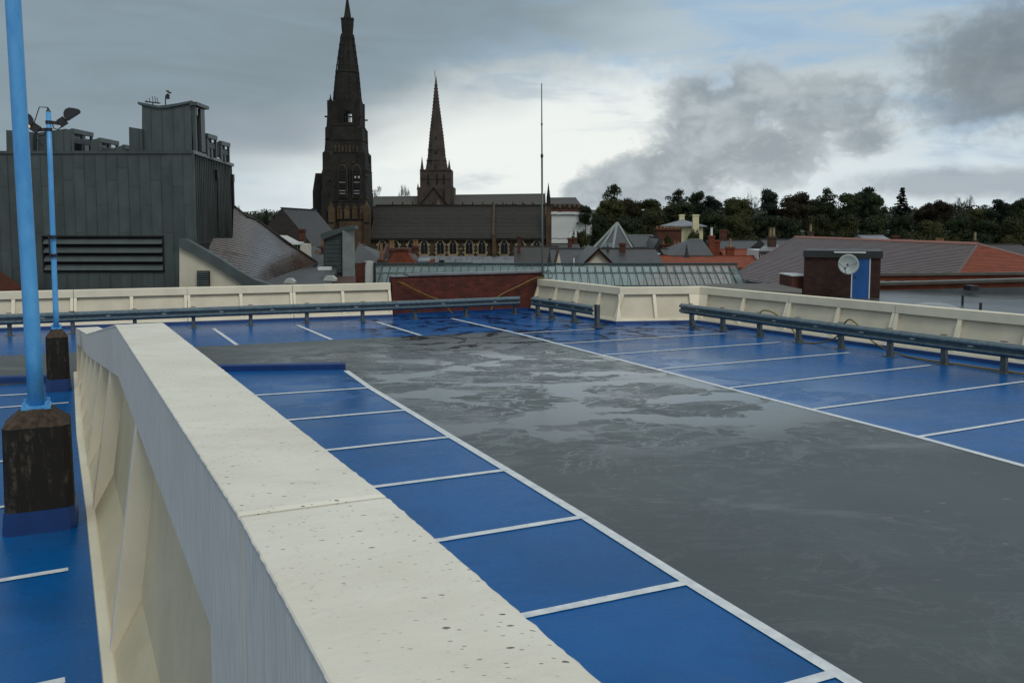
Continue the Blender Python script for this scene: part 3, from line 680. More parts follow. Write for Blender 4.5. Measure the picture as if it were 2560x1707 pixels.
# ================================================================== CRASH BARRIERS
def barrier(label, P, posts, zt=.67, tall_end=False):
    t = thing('crash_barrier', label, 'crash barrier', (P[0][0], P[0][1], 0), group='galvanised crash barriers', lane=True)
    P = [Vector((*p, 0)) for p in P]
    prof = [(.0, 0), (.012, -.012), (.075, -.055), (.08, -.085), (.075, -.11), (.015, -.14), (.012, -.17), (.075, -.20), (.08, -.23), (.075, -.255), (.012, -.298), (.0, -.31)]
    full = prof + [(o - .006, z) for o, z in prof[::-1]]
    for a, b in zip(P, P[1:]):
        L_ = (b - a).length; d = (b - a).normalized(); n = Vector((d.y, -d.x, 0)); k = max(1, round(L_ / 3.3))
        for i in range(k):
            s0 = a + d * (L_ * i / k); s1 = a + d * (L_ * (i + 1) / k + (.15 if i < k - 1 else 0)); oo = .007 * (i % 2)
            A_ = [s0 + n * (o + oo) + Vector((0, 0, zt + z)) for o, z in full]; B_ = [s1 + n * (o + oo) + Vector((0, 0, zt + z)) for o, z in full]; m = len(full)
            part('rail', MB().add(A_ + B_, [(q, m + q, m + (q + 1) % m, (q + 1) % m) for q in range(m)]), 'galvanised', t)
            for q in range(2):
                c = s0.lerp(s1, .25 + .5 * q) + n * (.02 + oo) + Vector((0, 0, zt - .152))
                part('bolt', MB().hexa([c + d * x + n * y + Vector((0, 0, z)) for z in (-.012, .012) for x, y in ((-.06, 0), (.06, 0), (.06, .012), (-.06, .012))]), 'white_trim', t)
    d = (P[1] - P[0]).normalized(); n = Vector((d.y, -d.x, 0))
    for i, (x, y) in enumerate(posts):
        c = Vector((x, y, 0)); e = tall_end and i == len(posts) - 1
        dd = d
        for a, b in zip(P, P[1:]):
            if (a - c).length < (b - a).length + .5: dd = (b - a).normalized()
        nn = Vector((dd.y, -dd.x, 0)); h = zt + (.03 if e else -.03)
        def bx(u0, u1, v0, v1, z0, z1): return [c + dd * u + nn * v + Vector((0, 0, z)) for z in (z0, z1) for u, v in ((u0, v0), (u1, v0), (u1, v1), (u0, v1))]
        w = .075 if e else .055
        po = part('post', MB().hexa(bx(-w, -w + .012, -.09, .03, 0, h)).hexa(bx(w - .012, w, -.09, .03, 0, h)).hexa(bx(-w, w, -.036, -.024, .01, h - .01)).hexa(bx(-w, w, .018, .03, .01, h - .01)), 'galv_dark', t)
        part('base_plate', MB().hexa(bx(-.12, .12, -.2, .08, .0, .014)).hexa(bx(-.01, .01, -.2, -.09, .014, .12)), 'galv_dark', po)
        part('top_clip', MB().hexa(bx(-.07, .07, -.03, .05, zt + .006, zt + .02)), 'black_metal', po)
barrier('long galvanised crash barrier along the back wall and brick wall', [(-12, 30.2), (-2.3, 29.45), (4.4, 29.2), (9.85, 28.8), (13.72, 28.8)], [(-10.6, 30.15), (-8.9, 30.05), (-7.25, 29.9), (-5.6, 29.8), (-3.95, 29.7), (-2.3, 29.6), (-.65, 29.42), (1.05, 29.4), (2.74, 29.38), (4.46, 29.3), (6.22, 29.14), (8.04, 29.0), (9.85, 28.93), (11.73, 28.93), (13.62, 28.93)], .655)
barrier('short galvanised crash barrier between brick wall and the outer wall corner', [(13.90, 28.1), (14.12, 26.0), (14.18, 24.3)], [(14.0, 27.95), (14.03, 27.0), (14.2, 25.7), (14.26, 24.3)], .68, True)
barrier('galvanised crash barrier along the right hand wall leaving the picture', [(17.08, 23.75), (17.20, 20.3), (17.40, 17.3), (17.62, 14.4), (17.95, 11.5), (18.6, 6.0)], [(17.19, 23.35), (17.24, 21.85), (17.32, 20.28), (17.40, 18.78), (17.50, 17.34), (17.62, 15.86), (17.75, 14.42), (17.93, 13.04), (18.1, 11.5), (18.3, 9.9)], .69)
# yellow hose
def hose(label, pts, group='yellow hoses'):
    P = [Vector(p) for p in pts]; Q = []
    for i in range(len(P) - 1):
        p0, p1, p2, p3 = P[max(0, i - 1)], P[i], P[i + 1], P[min(len(P) - 1, i + 2)]
        for k in range(6):
            s = k / 6; Q.append(.5 * ((2 * p1) + (p2 - p0) * s + (2 * p0 - 5 * p1 + 4 * p2 - p3) * s * s + (3 * p1 - p0 - 3 * p2 + p3) * s ** 3))
    Q.append(P[-1])
    o = single('hose', MB().tube(Q, .021, 6), 'yellow_hose', label, 'hose', lane=True, group=group, smooth=True)
hose('yellow hose hanging down the left half of the brick wall', [(9.55, 30.3, 1.22), (9.75, 29.97, 1.16), (10.2, 29.95, .92), (10.75, 29.9, .66), (11.1, 29.8, .5), (11.5, 29.6, .03)])
hose('yellow hose sagging from the cream wall end down the right half of the brick wall', [(15.3, 29.7, 1.19), (15.0, 29.85, 1.24), (14.75, 29.92, 1.16), (14.2, 29.95, .92), (13.7, 29.95, .72), (13.3, 29.9, .5), (13.0, 29.7, .1)])
hose('yellow hose lying on the deck behind the right hand crash barrier', [(17.25, 20.1, .35), (17.32, 20.2, .74), (17.45, 19.8, .72), (17.6, 19.2, .3), (17.5, 18.9, .05), (17.7, 18.3, .04), (17.65, 17.6, .3), (17.56, 17.2, .76), (17.66, 17.0, .72), (17.9, 16.6, .25), (18.0, 15.9, .04), (17.85, 15.0, .03), (17.95, 14.2, .03), (18.05, 13.2, .03), (18.2, 12.2, .03), (18.6, 10.0, .03)])
# ================================================================== NEAR BRICK WALL
def brick_wall():
    y0 = 30.12
    t = thing('brick_wall', 'dark red brick wall with grey coping slab between the two cream walls', 'wall', (12, y0, 0), lane=True)
    part('mortar_core', MB().box(9.42, 15.28, y0 + .008, y0 + .35, 0, 1.40), 'mortar', t)
    bl, bh = .236, .083
    me = MB().box(0, bl - .011, 0, .1, 0, bh - .011).mesh('brick', 'red_brick'); cnt = 0
    nc = 24; low = MB()
    for r in range(16, -1, -1):
        for c in range(nc + 1):
            x = 9.42 + (c - (.5 if r % 2 else 0)) * bl; x1 = min(15.28, x + bl); x = max(9.42, x)
            if x1 - x < .05: continue
            if cnt < 300 and x1 - x > bl - .01:
                inst('brick', me, t, (x, y0 - random.uniform(0, .004), r * bh)); cnt += 1
            elif x1 - x <= bl - .01 and r > 3:
                low.box(x, x1 - .011, y0, y0 + .09, r * bh, (r + 1) * bh - .011)
            else: low.box(x, x1 - .011, y0, y0 + .09, r * bh, (r + 1) * bh - .011)
    part('brick_courses', low, 'red_brick', t, kind='stuff')
    part('coping_slab', MB().box(10.0, 15.34, y0 - .07, y0 + .42, 1.40, 1.47).box(9.4, 9.98, y0 - .05, y0 + .4, 1.38, 1.405), 'lead', t)
    part('blue_upstand', MB().box(9.5, 14.9, y0 - .04, y0 - .006, 0, .10), 'blue_upstand', t)
    return t
brick_wall()
def mast():
    D = 33.5; b = V(1246, 625, D); tp = V(1244, 192, D)
    t = thing('mast', 'tall thin metal mast rising behind the brick wall into the sky', 'mast', (b.x, b.y, GZ))
    m = b.lerp(tp, .62); m2 = b.lerp(tp, .78)
    part('pole', MB().tube([(b.x, b.y, GZ), b, m], .042, 10, .036), 'zinc_side', t, smooth=True)
    part('whip', MB().tube([m, tp], .026, 8, .018), 'galv_dark', t, smooth=True)
    part('collar', MB().frust(m.x, m.y, m.z - .06, m.z + .06, .055, .05, 10).frust(m2.x, m2.y, m2.z, m2.z + .08, .035, .035, 8).frust(b.x, b.y, b.z - .3, b.z - .1, .07, .07, 8), 'black_metal', t)
    c = V(1254, 628, D - .3); part('cable_loop', MB().tube([b, c + Vector((.15, 0, .1)), c + Vector((.25, 0, -.1)), c + Vector((.05, 0, -.3)), b + Vector((0, 0, -.6))], .014, 5), 'black_metal', t)
mast()
# ================================================================== TOWN
def VX(px, D, py=560): return V(px, py, D).x
def VZ(py, D, px=1176): return V(px, py, D).z
def gable_roof(mb, x0, x1, y0, y1, ze, zr, kind='x', hl=0., hr=0., th=.18, oh=.3):
    """solid gabled or hipped roof; ridge along x (kind x) or along y"""
    if kind == 'x':
        a, b = x0 - oh, x1 + oh; c, d = y0 - oh, y1 + oh; m = (y0 + y1) / 2; s = (zr - ze) / ((y1 - y0) / 2); zo = ze - s * oh
        vs = [(a, c, zo), (b, c, zo), (b, d, zo), (a, d, zo), (a + hl, m, zr), (b - hr, m, zr)]
        top = [(0, 1, 5, 4), (2, 3, 4, 5), (3, 0, 4), (1, 2, 5)]
    else:
        a, b = x0 - oh, x1 + oh; c, d = y0 - oh, y1 + oh; m = (x0 + x1) / 2; s = (zr - ze) / ((x1 - x0) / 2); zo = ze - s * oh
        vs = [(a, c, zo), (b, c, zo), (b, d, zo), (a, d, zo), (m, c + hl, zr), (m, d - hr, zr)]
        top = [(0, 4, 5, 3), (1, 2, 5, 4), (0, 1, 4), (2, 3, 5)]
    lo = [(x, y, z - th) for x, y, z in vs[:4]]
    return mb.add(vs + lo, top + [(6, 7, 1, 0), (7, 8, 2, 1), (8, 9, 3, 2), (9, 6, 0, 3), (9, 8, 7, 6)])
def xf(mb, c, a):
    if a:
        for i, v in enumerate(mb.v): mb.v[i] = rot2(v - Vector(c), a) + Vector(c)
    return mb
def chimney(parent, cx, cy, z0, z1, w, d, mat, pots=2, potmat='terracotta', ph=.7, name='chimney'):
    mb = MB().box(cx - w / 2, cx + w / 2, cy - d / 2, cy + d / 2, z0, z1 - .25).box(cx - w / 2 - .08, cx + w / 2 + .08, cy - d / 2 - .08, cy + d / 2 + .08, z1 - .25, z1 - .08).box(cx - w / 2 - .02, cx + w / 2 + .02, cy - d / 2 - .02, cy + d / 2 + .02, z1 - .08, z1)
    o = part(name, mb, mat, parent)
    for i in range(pots):
        x = cx + (i + .5 - pots / 2) * (w / max(1, pots)) * .9
        part('pot', MB().frust(x, cy, z1, z1 + ph, .17, .13, 8).frust(x, cy, z1 + ph, z1 + ph + .07, .17, .17, 8), potmat, o)
    return o
def house(label, x0, x1, ye, yr, D, dd, wm, rm, kind='x', hl=0., hr=0., chim=(), wins=(), name='house', cat='house', group='town houses between the church and the trees', rz=0., oh=.3, bottom=None, ridge=None, dstep=0):
    xa, xb = VX(x0, D, ye), VX(x1, D, ye); ze = VZ(ye, D, (x0 + x1) / 2)
    zr = VZ(yr, D + dd / 2 if kind == 'x' else D, (x0 + x1) / 2)
    yb = D + dd; cx, cy = (xa + xb) / 2, (D + yb) / 2
    t = thing(name, label, cat, (cx, cy, GZ), group); C_ = (cx, cy, 0)
    w = MB().box(xa, xb, D, yb, GZ if bottom is None else bottom, ze)
    if kind == 'x' and not hl: 
        w.prism([(xa, D, ze), (xa, yb, ze), (xa, cy, zr - .05)], (.25, 0, 0)); w.prism([(xb - .25, D, ze), (xb - .25, yb, ze), (xb - .25, cy, zr - .05)], (.25, 0, 0))
    if kind == 'y' and not hl: w.prism([(xa, D, ze), (xb, D, ze), (cx, D, zr - .06)], (0, .25, 0))
    part('wall', xf(w, C_, rz), wm, t)
    roof = part('roof', xf(gable_roof(MB(), xa, xb, D, yb, ze, zr, kind, hl, hr, oh=oh), C_, rz), rm, t)
    rr = MB()
    if kind == 'x': rr.beam((xa - oh + hl, cy, zr + .02), (xb + oh - hr, cy, zr + .02), .3, .12)
    else: rr.beam((cx, D - oh + hl, zr + .02), (cx, yb + oh - hr, zr + .02), .3, .12)
    part('ridge', xf(rr, C_, rz), ridge or rm, t)
    for c in chim:
        px, yt, wpx, Dc = c[:4]; m = c[4] if len(c) > 4 else 'far_brick'; p = c[5] if len(c) > 5 else 2; pm = c[6] if len(c) > 6 else 'terracotta'
        k = Dc / 2058; b = V(px, yt, Dc)
        chimney(t, b.x, Dc, ze - 1.5, b.z, wpx * k, max(.7, wpx * k * .6), m, p, pm)
    for px, py, wpx, hpx in wins:
        a = V(px - wpx / 2, py + hpx / 2, D); b = V(px + wpx / 2, py - hpx / 2, D)
        f = part('window', MB().box(a.x - .08, b.x + .08, D - .06, D + .02, a.z - .08, b.z + .08), 'white_trim', t)
        part('pane', MB().box(a.x, b.x, D - .08, D - .062, a.z, b.z), 'window_glass', f)
    return t
# ------------------------------------------------------------------ grey metal clad building
def metal_building():
    D = 45.0; cx = VX(446, D, 450); zt = VZ(347, D, 446); t = thing('metal_clad_building', 'large dark grey standing seam metal building with roof dormers, louvre and stepped tower', 'building', (cx - 12, D + 6, GZ))
    far = V(533, 378, 55.2); sx, sy = far.x, 55.2; zt2 = zt
    xl = VX(-150, D, 450)
    part('core', MB().prism([(xl, D + .12, GZ), (cx - .02, D + .12, GZ), (sx - .04, sy, GZ), (xl, sy, GZ)], (0, 0, zt - .1 - GZ)), 'dark_gap', t)
    # front panels in four staggered lifts
    w = .545; n = int((cx - xl) / w); zb = VZ(690, D); lx0, lx1 = VX(103, D, 580), VX(354, D, 580); lz0, lz1 = VZ(623, D), VZ(543, D)
    lx1 = cx - math.floor((cx - lx1) / w) * w; lx0 = cx - math.ceil((cx - lx0) / w) * w
    rnd = random.Random(11); cache = {}
    def panel(x, z0, z1, y=D):
        h = round(z1 - z0, 2); key = h
        if key not in cache:
            cache[key] = MB().box(.012, w - .012, 0, .1, .008, h - .004).box(-.016, .016, -.03, .1, 0, h).mesh('cladding_panel', 'zinc')
        inst('cladding_panel', cache[key], t, (x, y + rnd.uniform(0, .006), z0))
    for i in range(n):
        x = cx - (i + 1) * w; s = [0, .9, 1.8, 1.2][i % 4]
        cuts = [zb] + [zb + 1.6 + s + k * 3.2 for k in range(4)]; cuts = [c for c in cuts if c < zt - .8] + [zt - .14]
        for a, b in zip(cuts, cuts[1:]):
            inlv = x + w > lx0 + .05 and x < lx1 - .05
            if inlv and b > lz0 and a < lz1:
                if a < lz0 - .1: panel(x, a, lz0)
                if b > lz1 + .1: panel(x, lz1, b)
            else: panel(x, a, b)
    part('top_trim', MB().box(xl, cx + .03, D - .06, D + .2, zt - .14, zt), 'zinc', t)
    # louvre
    lv = part('louvre', MB().box(lx0, lx1, D + .10, D + .13, lz0, lz1).box(lx0 - .05, lx1 + .05, D - .05, D + .1, lz1 - .04, lz1 + .04).box(lx0 - .05, lx1 + .05, D - .05, D + .1, lz0 - .06, lz0 + .02).box(lx0 - .05, lx0 + .02, D - .05, D + .1, lz0, lz1).box(lx1 - .02, lx1 + .05, D - .05, D + .1, lz0, lz1), 'dark_gap', t)
    hh = (lz1 - lz0) / 4
    for k in range(4):
        z = lz0 + k * hh + .06
        part('louvre_blade', MB().prism([(lx0 + .03, D - .12, z), (lx0 + .03, D - .10, z - .02), (lx0 + .03, D + .1, z + hh * .58), (lx0 + .03, D + .08, z + hh * .62)], (lx1 - lx0 - .06, 0, 0)), 'zinc', lv)
    # side face with narrow ribs
    a = Vector((cx, D, 0)); b = Vector((sx, sy, 0)); L_ = (b - a).length; d = (b - a) / L_; nn = Vector((d.y, -d.x, 0)); ns = 24
    zsb = VZ(549, 55); zsa = VZ(556, D)
    for i in range(ns):
        p = a + d * (L_ * i / ns); q = a + d * (L_ * (i + 1) / ns)
        z0 = lerp(zsa, zsb, i / ns) - .12
        def P_(v, o, z): return v + nn * o + Vector((0, 0, z))
        g = d * .02
        mb = MB().hexa([P_(p + g, -.1, z0), P_(q - g, -.1, z0), P_(q - g, 0, z0), P_(p + g, 0, z0), P_(p + g, -.1, zt - .15), P_(q - g, -.1, zt - .15), P_(q - g, 0, zt - .15), P_(p + g, 0, zt - .15)])
        mb.hexa([P_(p - g, -.05, z0), P_(p + g, -.05, z0), P_(p + g, .06, z0), P_(p - g, .06, z0), P_(p - g, -.05, zt - .15), P_(p + g, -.05, zt - .15), P_(p + g, .06, zt - .15), P_(p - g, .06, zt - .15)])
        part('side_panel', mb, 'zinc_side', t)
    part('side_trim', MB().hexa([P_(a, -.1, zt - .15), P_(b, -.1, zt - .15), P_(b, .12, zt - .15), P_(a, .12, zt - .15), P_(a, -.1, zt + .02), P_(b, -.1, zt + .02), P_(b, .12, zt + .02), P_(a, .12, zt + .02)]), 'zinc_pale', t)
    for f, ztop in ((.50, 400), (.94, 410)):
        c = a + d * (L_ * f); Dc = c.y; zz = zt - 1.1
        part('downpipe', MB().tube([c + nn * .14 + Vector((0, 0, zz)), c + nn * .14 + Vector((0, 0, zsb - .3)), c + nn * .3 + Vector((0, 0, zsb - .7))], .07, 6).box(c.x - .16, c.x + .2, c.y - .15, c.y + .15, zz, zz + .45), 'black_metal', t)
    # roof boxes and tower: polygons in the picture plane, each with real depth
    def fbox(pts, D_, dep, name, mat='zinc', seams=True, par=None):
        P_ = [V(x, y, D_) for x, y in pts]
        o = part(name, MB().prism(P_, d * dep), mat, par or t)
        if seams:
            xs = [p.x for p in P_]; x = min(xs) + .5
            while x < max(xs) - .15:
                # seam height from the polygon top at x
                tops = []; bots = []
                for q in range(len(P_)):
                    u, v = P_[q], P_[(q + 1) % len(P_)]
                    if (u.x - x) * (v.x - x) < 0: z = lerp(u.z, v.z, (x - u.x) / (v.x - u.x)); tops.append(z)
                if len(tops) >= 2: part('seam', MB().box(x - .015, x + .015, D_ - .03, D_ + .01, min(tops), max(tops)), mat, o)
                x += .56
        return o
    tw = fbox([(326, 349), (326, 240), (338, 241), (366, 243), (380, 241.5), (438, 233), (441, 349)], D + 1.0, 1.4, 'tower')
    zA = [V(316, 234, D + .9), V(366, 243.5, D + .9), V(380, 243, D + .9), V(440, 231, D + .9)]
    zB = [p + Vector((0, 0, -.12)) for p in zA]
    for i in range(3): part('tower_roof', MB().prism([zA[i], zA[i + 1], zB[i + 1], zB[i]], d * 1.9), 'zinc', t)
    # right hand side of the tower with its tall glazed slot
    w0 = V(441, 250, D + 1.0); wz = VZ(346, D + 1.0); part('tower_window', MB().box(w0.x + .01, w0.x + .05, D + 1.15, D + 1.75, wz, VZ(262, D + 1)), 'window_glass', t)
    part('tower_fin', MB().box(w0.x, w0.x + .16, D + 1.0, D + 1.12, wz, VZ(238, D + 1)).box(w0.x, w0.x + .16, D + 1.8, D + 2.4, wz, VZ(245, D + 1)).box(w0.x - .05, w0.x + .3, D + .85, D + 2.7, VZ(243, D + 1), VZ(235, D + 1)), 'zinc_side', t)
    fbox([(297, 349), (296, 292), (327, 297), (327, 349)], D + .8, .8, 'tower_step')
    fbox([(15, 352), (14, 299), (37, 301), (75, 304), (75, 352)], D + 2.0, .6, 'roof_box')
    fbox([(86, 350), (86, 306), (90, 305), (122, 300), (152, 296), (152, 350)], D + 2.4, .5, 'roof_box')
    def dormer(x0, x1, xr, yt, D_, yb=350):
        """wedge topped box whose right hand side is glazed"""
        D2 = D_ * (x1 - 1176) / (xr - 1176); dep = D2 - D_
        fbox([(x0, yb), (x0, yt + 4), (x1, yt), (x1, yb)], D_, dep, 'roof_box')
        a = V(x1, yt, D_); zb_ = zt - .05; x = a.x
        f = part('dormer_window', MB().box(x + .002, x + .03, D_ + .1, D2 - .1, zb_, a.z - .35), 'window_glass', t)
        part('frame', MB().box(x, x + .12, D_ - .02, D_ + .1, zb_, a.z - .2).box(x, x + .12, D2 - .1, D2 + .02, zb_, a.z - .2).box(x - .02, x + .16, D_ - .04, D2 + .04, a.z - .2, a.z + .03), 'zinc_side', f)
        m = (D_ + D2) / 2; part('mullion', MB().box(x, x + .08, m - .05, m + .05, zb_, a.z - .2), 'zinc', f); part('blind', MB().box(x + .03, x + .07, D_ + .1, D2 - .1, a.z - .7, a.z - .42), 'zinc', f)
    dormer(125, 163, 207, 297, D + 2.2); dormer(208, 226, 266, 318, D + 2.6); dormer(266, 282, 316, 334, D + 3.0)
    dormer(458, 471, 492, 308, D + 2.7, 350); dormer(492, 503, 522, 325, D + 6.3, 359); fbox([(452, 352), (452, 300), (457.5, 303), (457.5, 352)], D + 2.6, .3, 'roof_box', seams=False)
metal_building()
def antennas():
    D = 47.5
    b = V(352, 238, D); t = thing('tv_aerial', 'small television aerial with short rods on the metal tower roof', 'aerial', (b.x, b.y, b.z))
    a0, a1 = V(333, 233.5, D), V(368, 237.5, D)
    part('boom', MB().tube([a0, a1], .035, 5).tube([V(350, 243, D), V(352, 235, D)], .03, 5), 'black_metal', t)
    for x, y, l in ((345, 234, 9), (352, 234, 12), (358, 235, 13), (363, 236, 12), (338, 234, 5)):
        part('rod', MB().tube([V(x, y + 3, D), V(x - 2.5, y - l, D + .2)], .018, 4), 'black_metal', t)
    b = V(380, 242, D); t = thing('wind_sensor', 'thin weather mast with wind vane and cups on the metal tower roof', 'weather sensor', (b.x, b.y, b.z))
    part('pole', MB().tube([V(380, 243, D), V(380, 226, D), V(381, 219, D)], .03, 5).tube([V(381, 219, D), V(387, 214, D), V(388, 211, D)], .02, 4), 'black_metal', t)
    part('vane', MB().box(*(lambda p: (p.x - .05, p.x + .12, D - .02, D + .02, p.z - .25, p.z))(V(384, 217, D))), 'black_metal', t)
    part('cups', MB().frust(*(lambda p: (p.x, p.y, p.z - .04, p.z + .04))(V(385, 210, D)), .07, .07, 6).frust(*(lambda p: (p.x, p.y, p.z - .05, p.z + .03))(V(391, 213, D)), .07, .05, 6).tube([V(385, 210, D), V(391, 213, D)], .015, 4), 'black_metal', t)
antennas()
# ------------------------------------------------------------------ sweeping tiled roof with white gable
def sweep_roof():
    t = thing('tiled_building', 'building with sweeping wet brown tiled roof over a curved white gable wall', 'building', (-14, 48, GZ))
    # lower-left verge (near) and upper-right ridge (far), matched row by row from top to bottom
    verge = [(413, 549, 44.0), (440, 558, 44.0), (475, 577, 44.0), (520, 603, 44.0), (560, 627, 44.2), (592, 645, 44.4), (632, 656, 44.6)]
    ridge = [(500, 440, 62), (537, 474, 61.5), (566, 497, 61), (586, 503, 60.6), (632, 537, 60), (680, 571, 59.4), (726, 603, 59)]
    # real courses: horizontal rows that run down to the right, clipped to the roof outline
    PG = [(413, 549), (440, 558), (475, 577), (520, 603), (560, 627), (592, 645), (632, 656), (680, 634), (728, 603), (680, 571), (632, 537), (586, 503), (566, 497), (537, 474), (535, 548), (470, 548)]
    def dep(x, y): return 44.1 + 13.5 * max(0, (x - 413)) / 313 + 5.5 * max(0, 650 - y) / 200 - 2.2 * math.exp(-((x - 560) / 90) ** 2)
    def span(c):
        xs = []
        for q in range(len(PG)):
            (ax, ay), (bx_, by) = PG[q], PG[(q + 1) % len(PG)]; fa, fb = ay - .24 * ax - c, by - .24 * bx_ - c
            if fa * fb < 0: xs.append(lerp(ax, bx_, fa / (fa - fb)))
        return (min(xs), max(xs)) if len(xs) > 1 else None
    c = 474 - .24 * 537 - 30; c1 = 656 - .24 * 592 + 6; step = 2.6
    while c < c1:
        a, b = span(c), span(c + step)
        if a and b:
            n_ = 14; vs = []
            for q in range(n_ + 1):
                x0, x1 = lerp(a[0], a[1], q / n_), lerp(b[0], b[1], q / n_); y0, y1 = c + .24 * x0, c + step + .24 * x1
                p, r_ = V(x0, y0, dep(x0, y0)), V(x1, y1, dep(x1, y1)); j_ = random.uniform(-.006, .006)
                vs += [p, r_ + Vector((0, -.03, .028 + j_)), r_ + Vector((0, -.03, -.02))]
            part('tile_course', MB().add(vs, [f for q in range(n_) for f in ((q * 3, q * 3 + 1, q * 3 + 4, q * 3 + 3), (q * 3 + 1, q * 3 + 2, q * 3 + 5, q * 3 + 4))]), 'tile_wet', t)
        c += step; step = min(5.6, step + .085)
    hips = [(536, 473), (550, 484), (566, 497), (586, 503), (632, 537), (680, 571), (728, 603)]
    part('hip_tiles', MB().tube([V(x, y, dep(x, y)) for x, y in hips], .09, 6), 'slate_brown', t)
    # body below, closing the underside
    body = MB(); P_ = [V(*v) - Vector((0, 0, .12)) for v in verge]; Q_ = [V(x, y, dep(x, y)) - Vector((0, 0, .12)) for x, y in hips]
    n = len(Q_); body.add(Q_ + [Vector((p.x, p.y, GZ)) for p in Q_], [(i, i + 1, n + i + 1, n + i) for i in range(n - 1)])
    part('far_side', body, 'slate', t)
    # white gable wall under the verge
    W_ = [(412, 566), (432, 574), (470, 595), (520, 628), (556, 650), (600, 668), (640, 690), (412, 690)]
    part('gable_wall', MB().prism([V(x, y, 43.8) for x, y in W_], (0, .35, 0)), 'white_render', t)
    vr = [(411, 548), (425, 549), (452, 564), (500, 591), (545, 620), (585, 643), (645, 662)]; vl = [(640, 690), (600, 672), (556, 654), (516, 626), (470, 598), (432, 577), (411, 568)]
    part('verge_board', MB().prism([V(x, y, 43.6) for x, y in vr + vl], (0, .5, 0)), 'zinc', t)
    a, b = V(455, 662, 43.72), V(481, 622, 43.72); lv = part('vent', MB().box(a.x, b.x, 43.6, 43.81, a.z - .8, b.z), 'dark_gap', t)
    for k in range(12):
        z = b.z - .05 - k * .105; part('vent_blade', MB().prism([(a.x, 43.55, z - .05), (a.x, 43.59, z), (a.x, 43.61, z - .01), (a.x, 43.57, z - .06)], (b.x - a.x, 0, 0)), 'zinc', lv)
    # dark gutter strip along the eave
    part('gutter', MB().tube([V(x, y + 1.5, dep(x, y) - .1) for x, y in ((600, 656), (632, 655), (680, 633), (728, 604))], .10, 5), 'black_metal', t)
n = NT('tile_wet'); _a = n.noise(n.vec(src='World'), .45, 4, .6, .4); _b = n.noise(n.vec((3, 1, 3), src='World'), 5, 4, .7)
n.set('Base Color', n.mix(n.ss(_b, .3, .7), RGB(50, 36, 29), RGB(74, 56, 46))); n.set('Roughness', n.ss(_a, .40, .62, .16, .42)); n.bump(_b, .35, .015); n.set('Specular IOR Level', 1.); n.set('Coat Weight', .6); n.set('Coat Roughness', .22); MAT['tile_wet'] = n.m
sweep_roof()
# left corner bit of red roof behind the pole, dark flat roof and vents in front of the brown roof
house('low red tiled roof corner at the left picture edge beside the metal building', -190, 22, 690, 612, 41, 2, 'red_brick', 'clay_dark', kind='y', group='low roofs behind the back parapet')
def flat_roofs():
    t = thing('flat_roof_building', 'low building with dark felt roof between tiled roof and grey shaft', 'building', (-11, 52, GZ))
    P_ = [V(560, 662, 44), V(760, 656, 44), V(775, 612, 60), V(722, 606, 60), V(650, 640, 52)]
    part('roof', MB().prism(P_, (0, 0, -.4)), 'slate', t)
    part('wall', MB().box(P_[0].x + .2, P_[1].x - .2, 44.3, 59, GZ, P_[1].z - .45), 'far_brick_brown', t)
    for x, y, w in ((664, 651, 22), (757, 645, 27)):
        p = V(x, y, 42); k = 42 / 2058
        o = MB()
        prof = [(-w / 2 * k, 0), (-w / 2 * k, .1), (-w * .3 * k, .22), (w * .2 * k, .22), (w / 2 * k, .08), (w / 2 * k, -.02), (-w * .1 * k, -.0)]
        part('roof_vent', MB().prism([(p.x + a, 42, p.z + b) for a, b in prof], (0, .5, 0)).box(p.x - w * .45 * k, p.x + w * .1 * k, 42.1, 42.4, p.z - .9, p.z + .02), 'sheet_grey', t)
    p = V(744, 618, 50); part('skylight', MB().box(p.x - .35, p.x + .35, 50, 50.5, p.z - .06, p.z + .1), 'white_trim', t)
flat_roofs()
def shaft():
    D = 60; t = thing('ventilation_shaft', 'grey zinc ventilation shaft with louvred side, pale flank and sloping cap', 'shaft', (V(775, 600, D).x, D, GZ))
    part('louvred_side', MB().prism([V(743, 700, D), V(743, 548, D), V(786, 530, D), V(789, 700, D)], (0, 1.2, 0)), 'zinc', t)
    part('flank', MB().prism([V(787, 700, D - .4), V(786.5, 530, D - .4), V(800, 523, D - .2), V(814, 523, D + .2), V(817, 700, D + .2)], (-.2, .9, 0)), 'zinc_pale', t)
    part('cap', MB().prism([V(736, 546, D - .3), V(736, 537, D - .3), V(797, 519, D - .3), V(815, 519, D - .3), V(816, 526, D - .3), V(797, 529, D - .3), V(742, 550, D - .3)], (-.1, 1.7, 0)), 'zinc', t)
    a, b = V(748, 625, D), V(785, 552, D); k = 24; lv = part('louvre', MB().box(a.x, b.x, D - .04, D + .02, a.z, b.z), 'dark_gap', t)
    for i in range(k):
        z = a.z + (b.z - a.z) * i / k; part('louvre_blade', MB().prism([(a.x, D - .12, z), (a.x, D - .11, z + .02), (a.x, D - .04, z + .07), (a.x, D - .05, z + .05)], (b.x - a.x, 0, 0)), 'zinc', lv)
    part('base_panel', MB().box(V(748, 640, D).x, V(785, 640, D).x, D - .05, D, VZ(660, D), VZ(628, D)), 'zinc_side', t)
shaft()
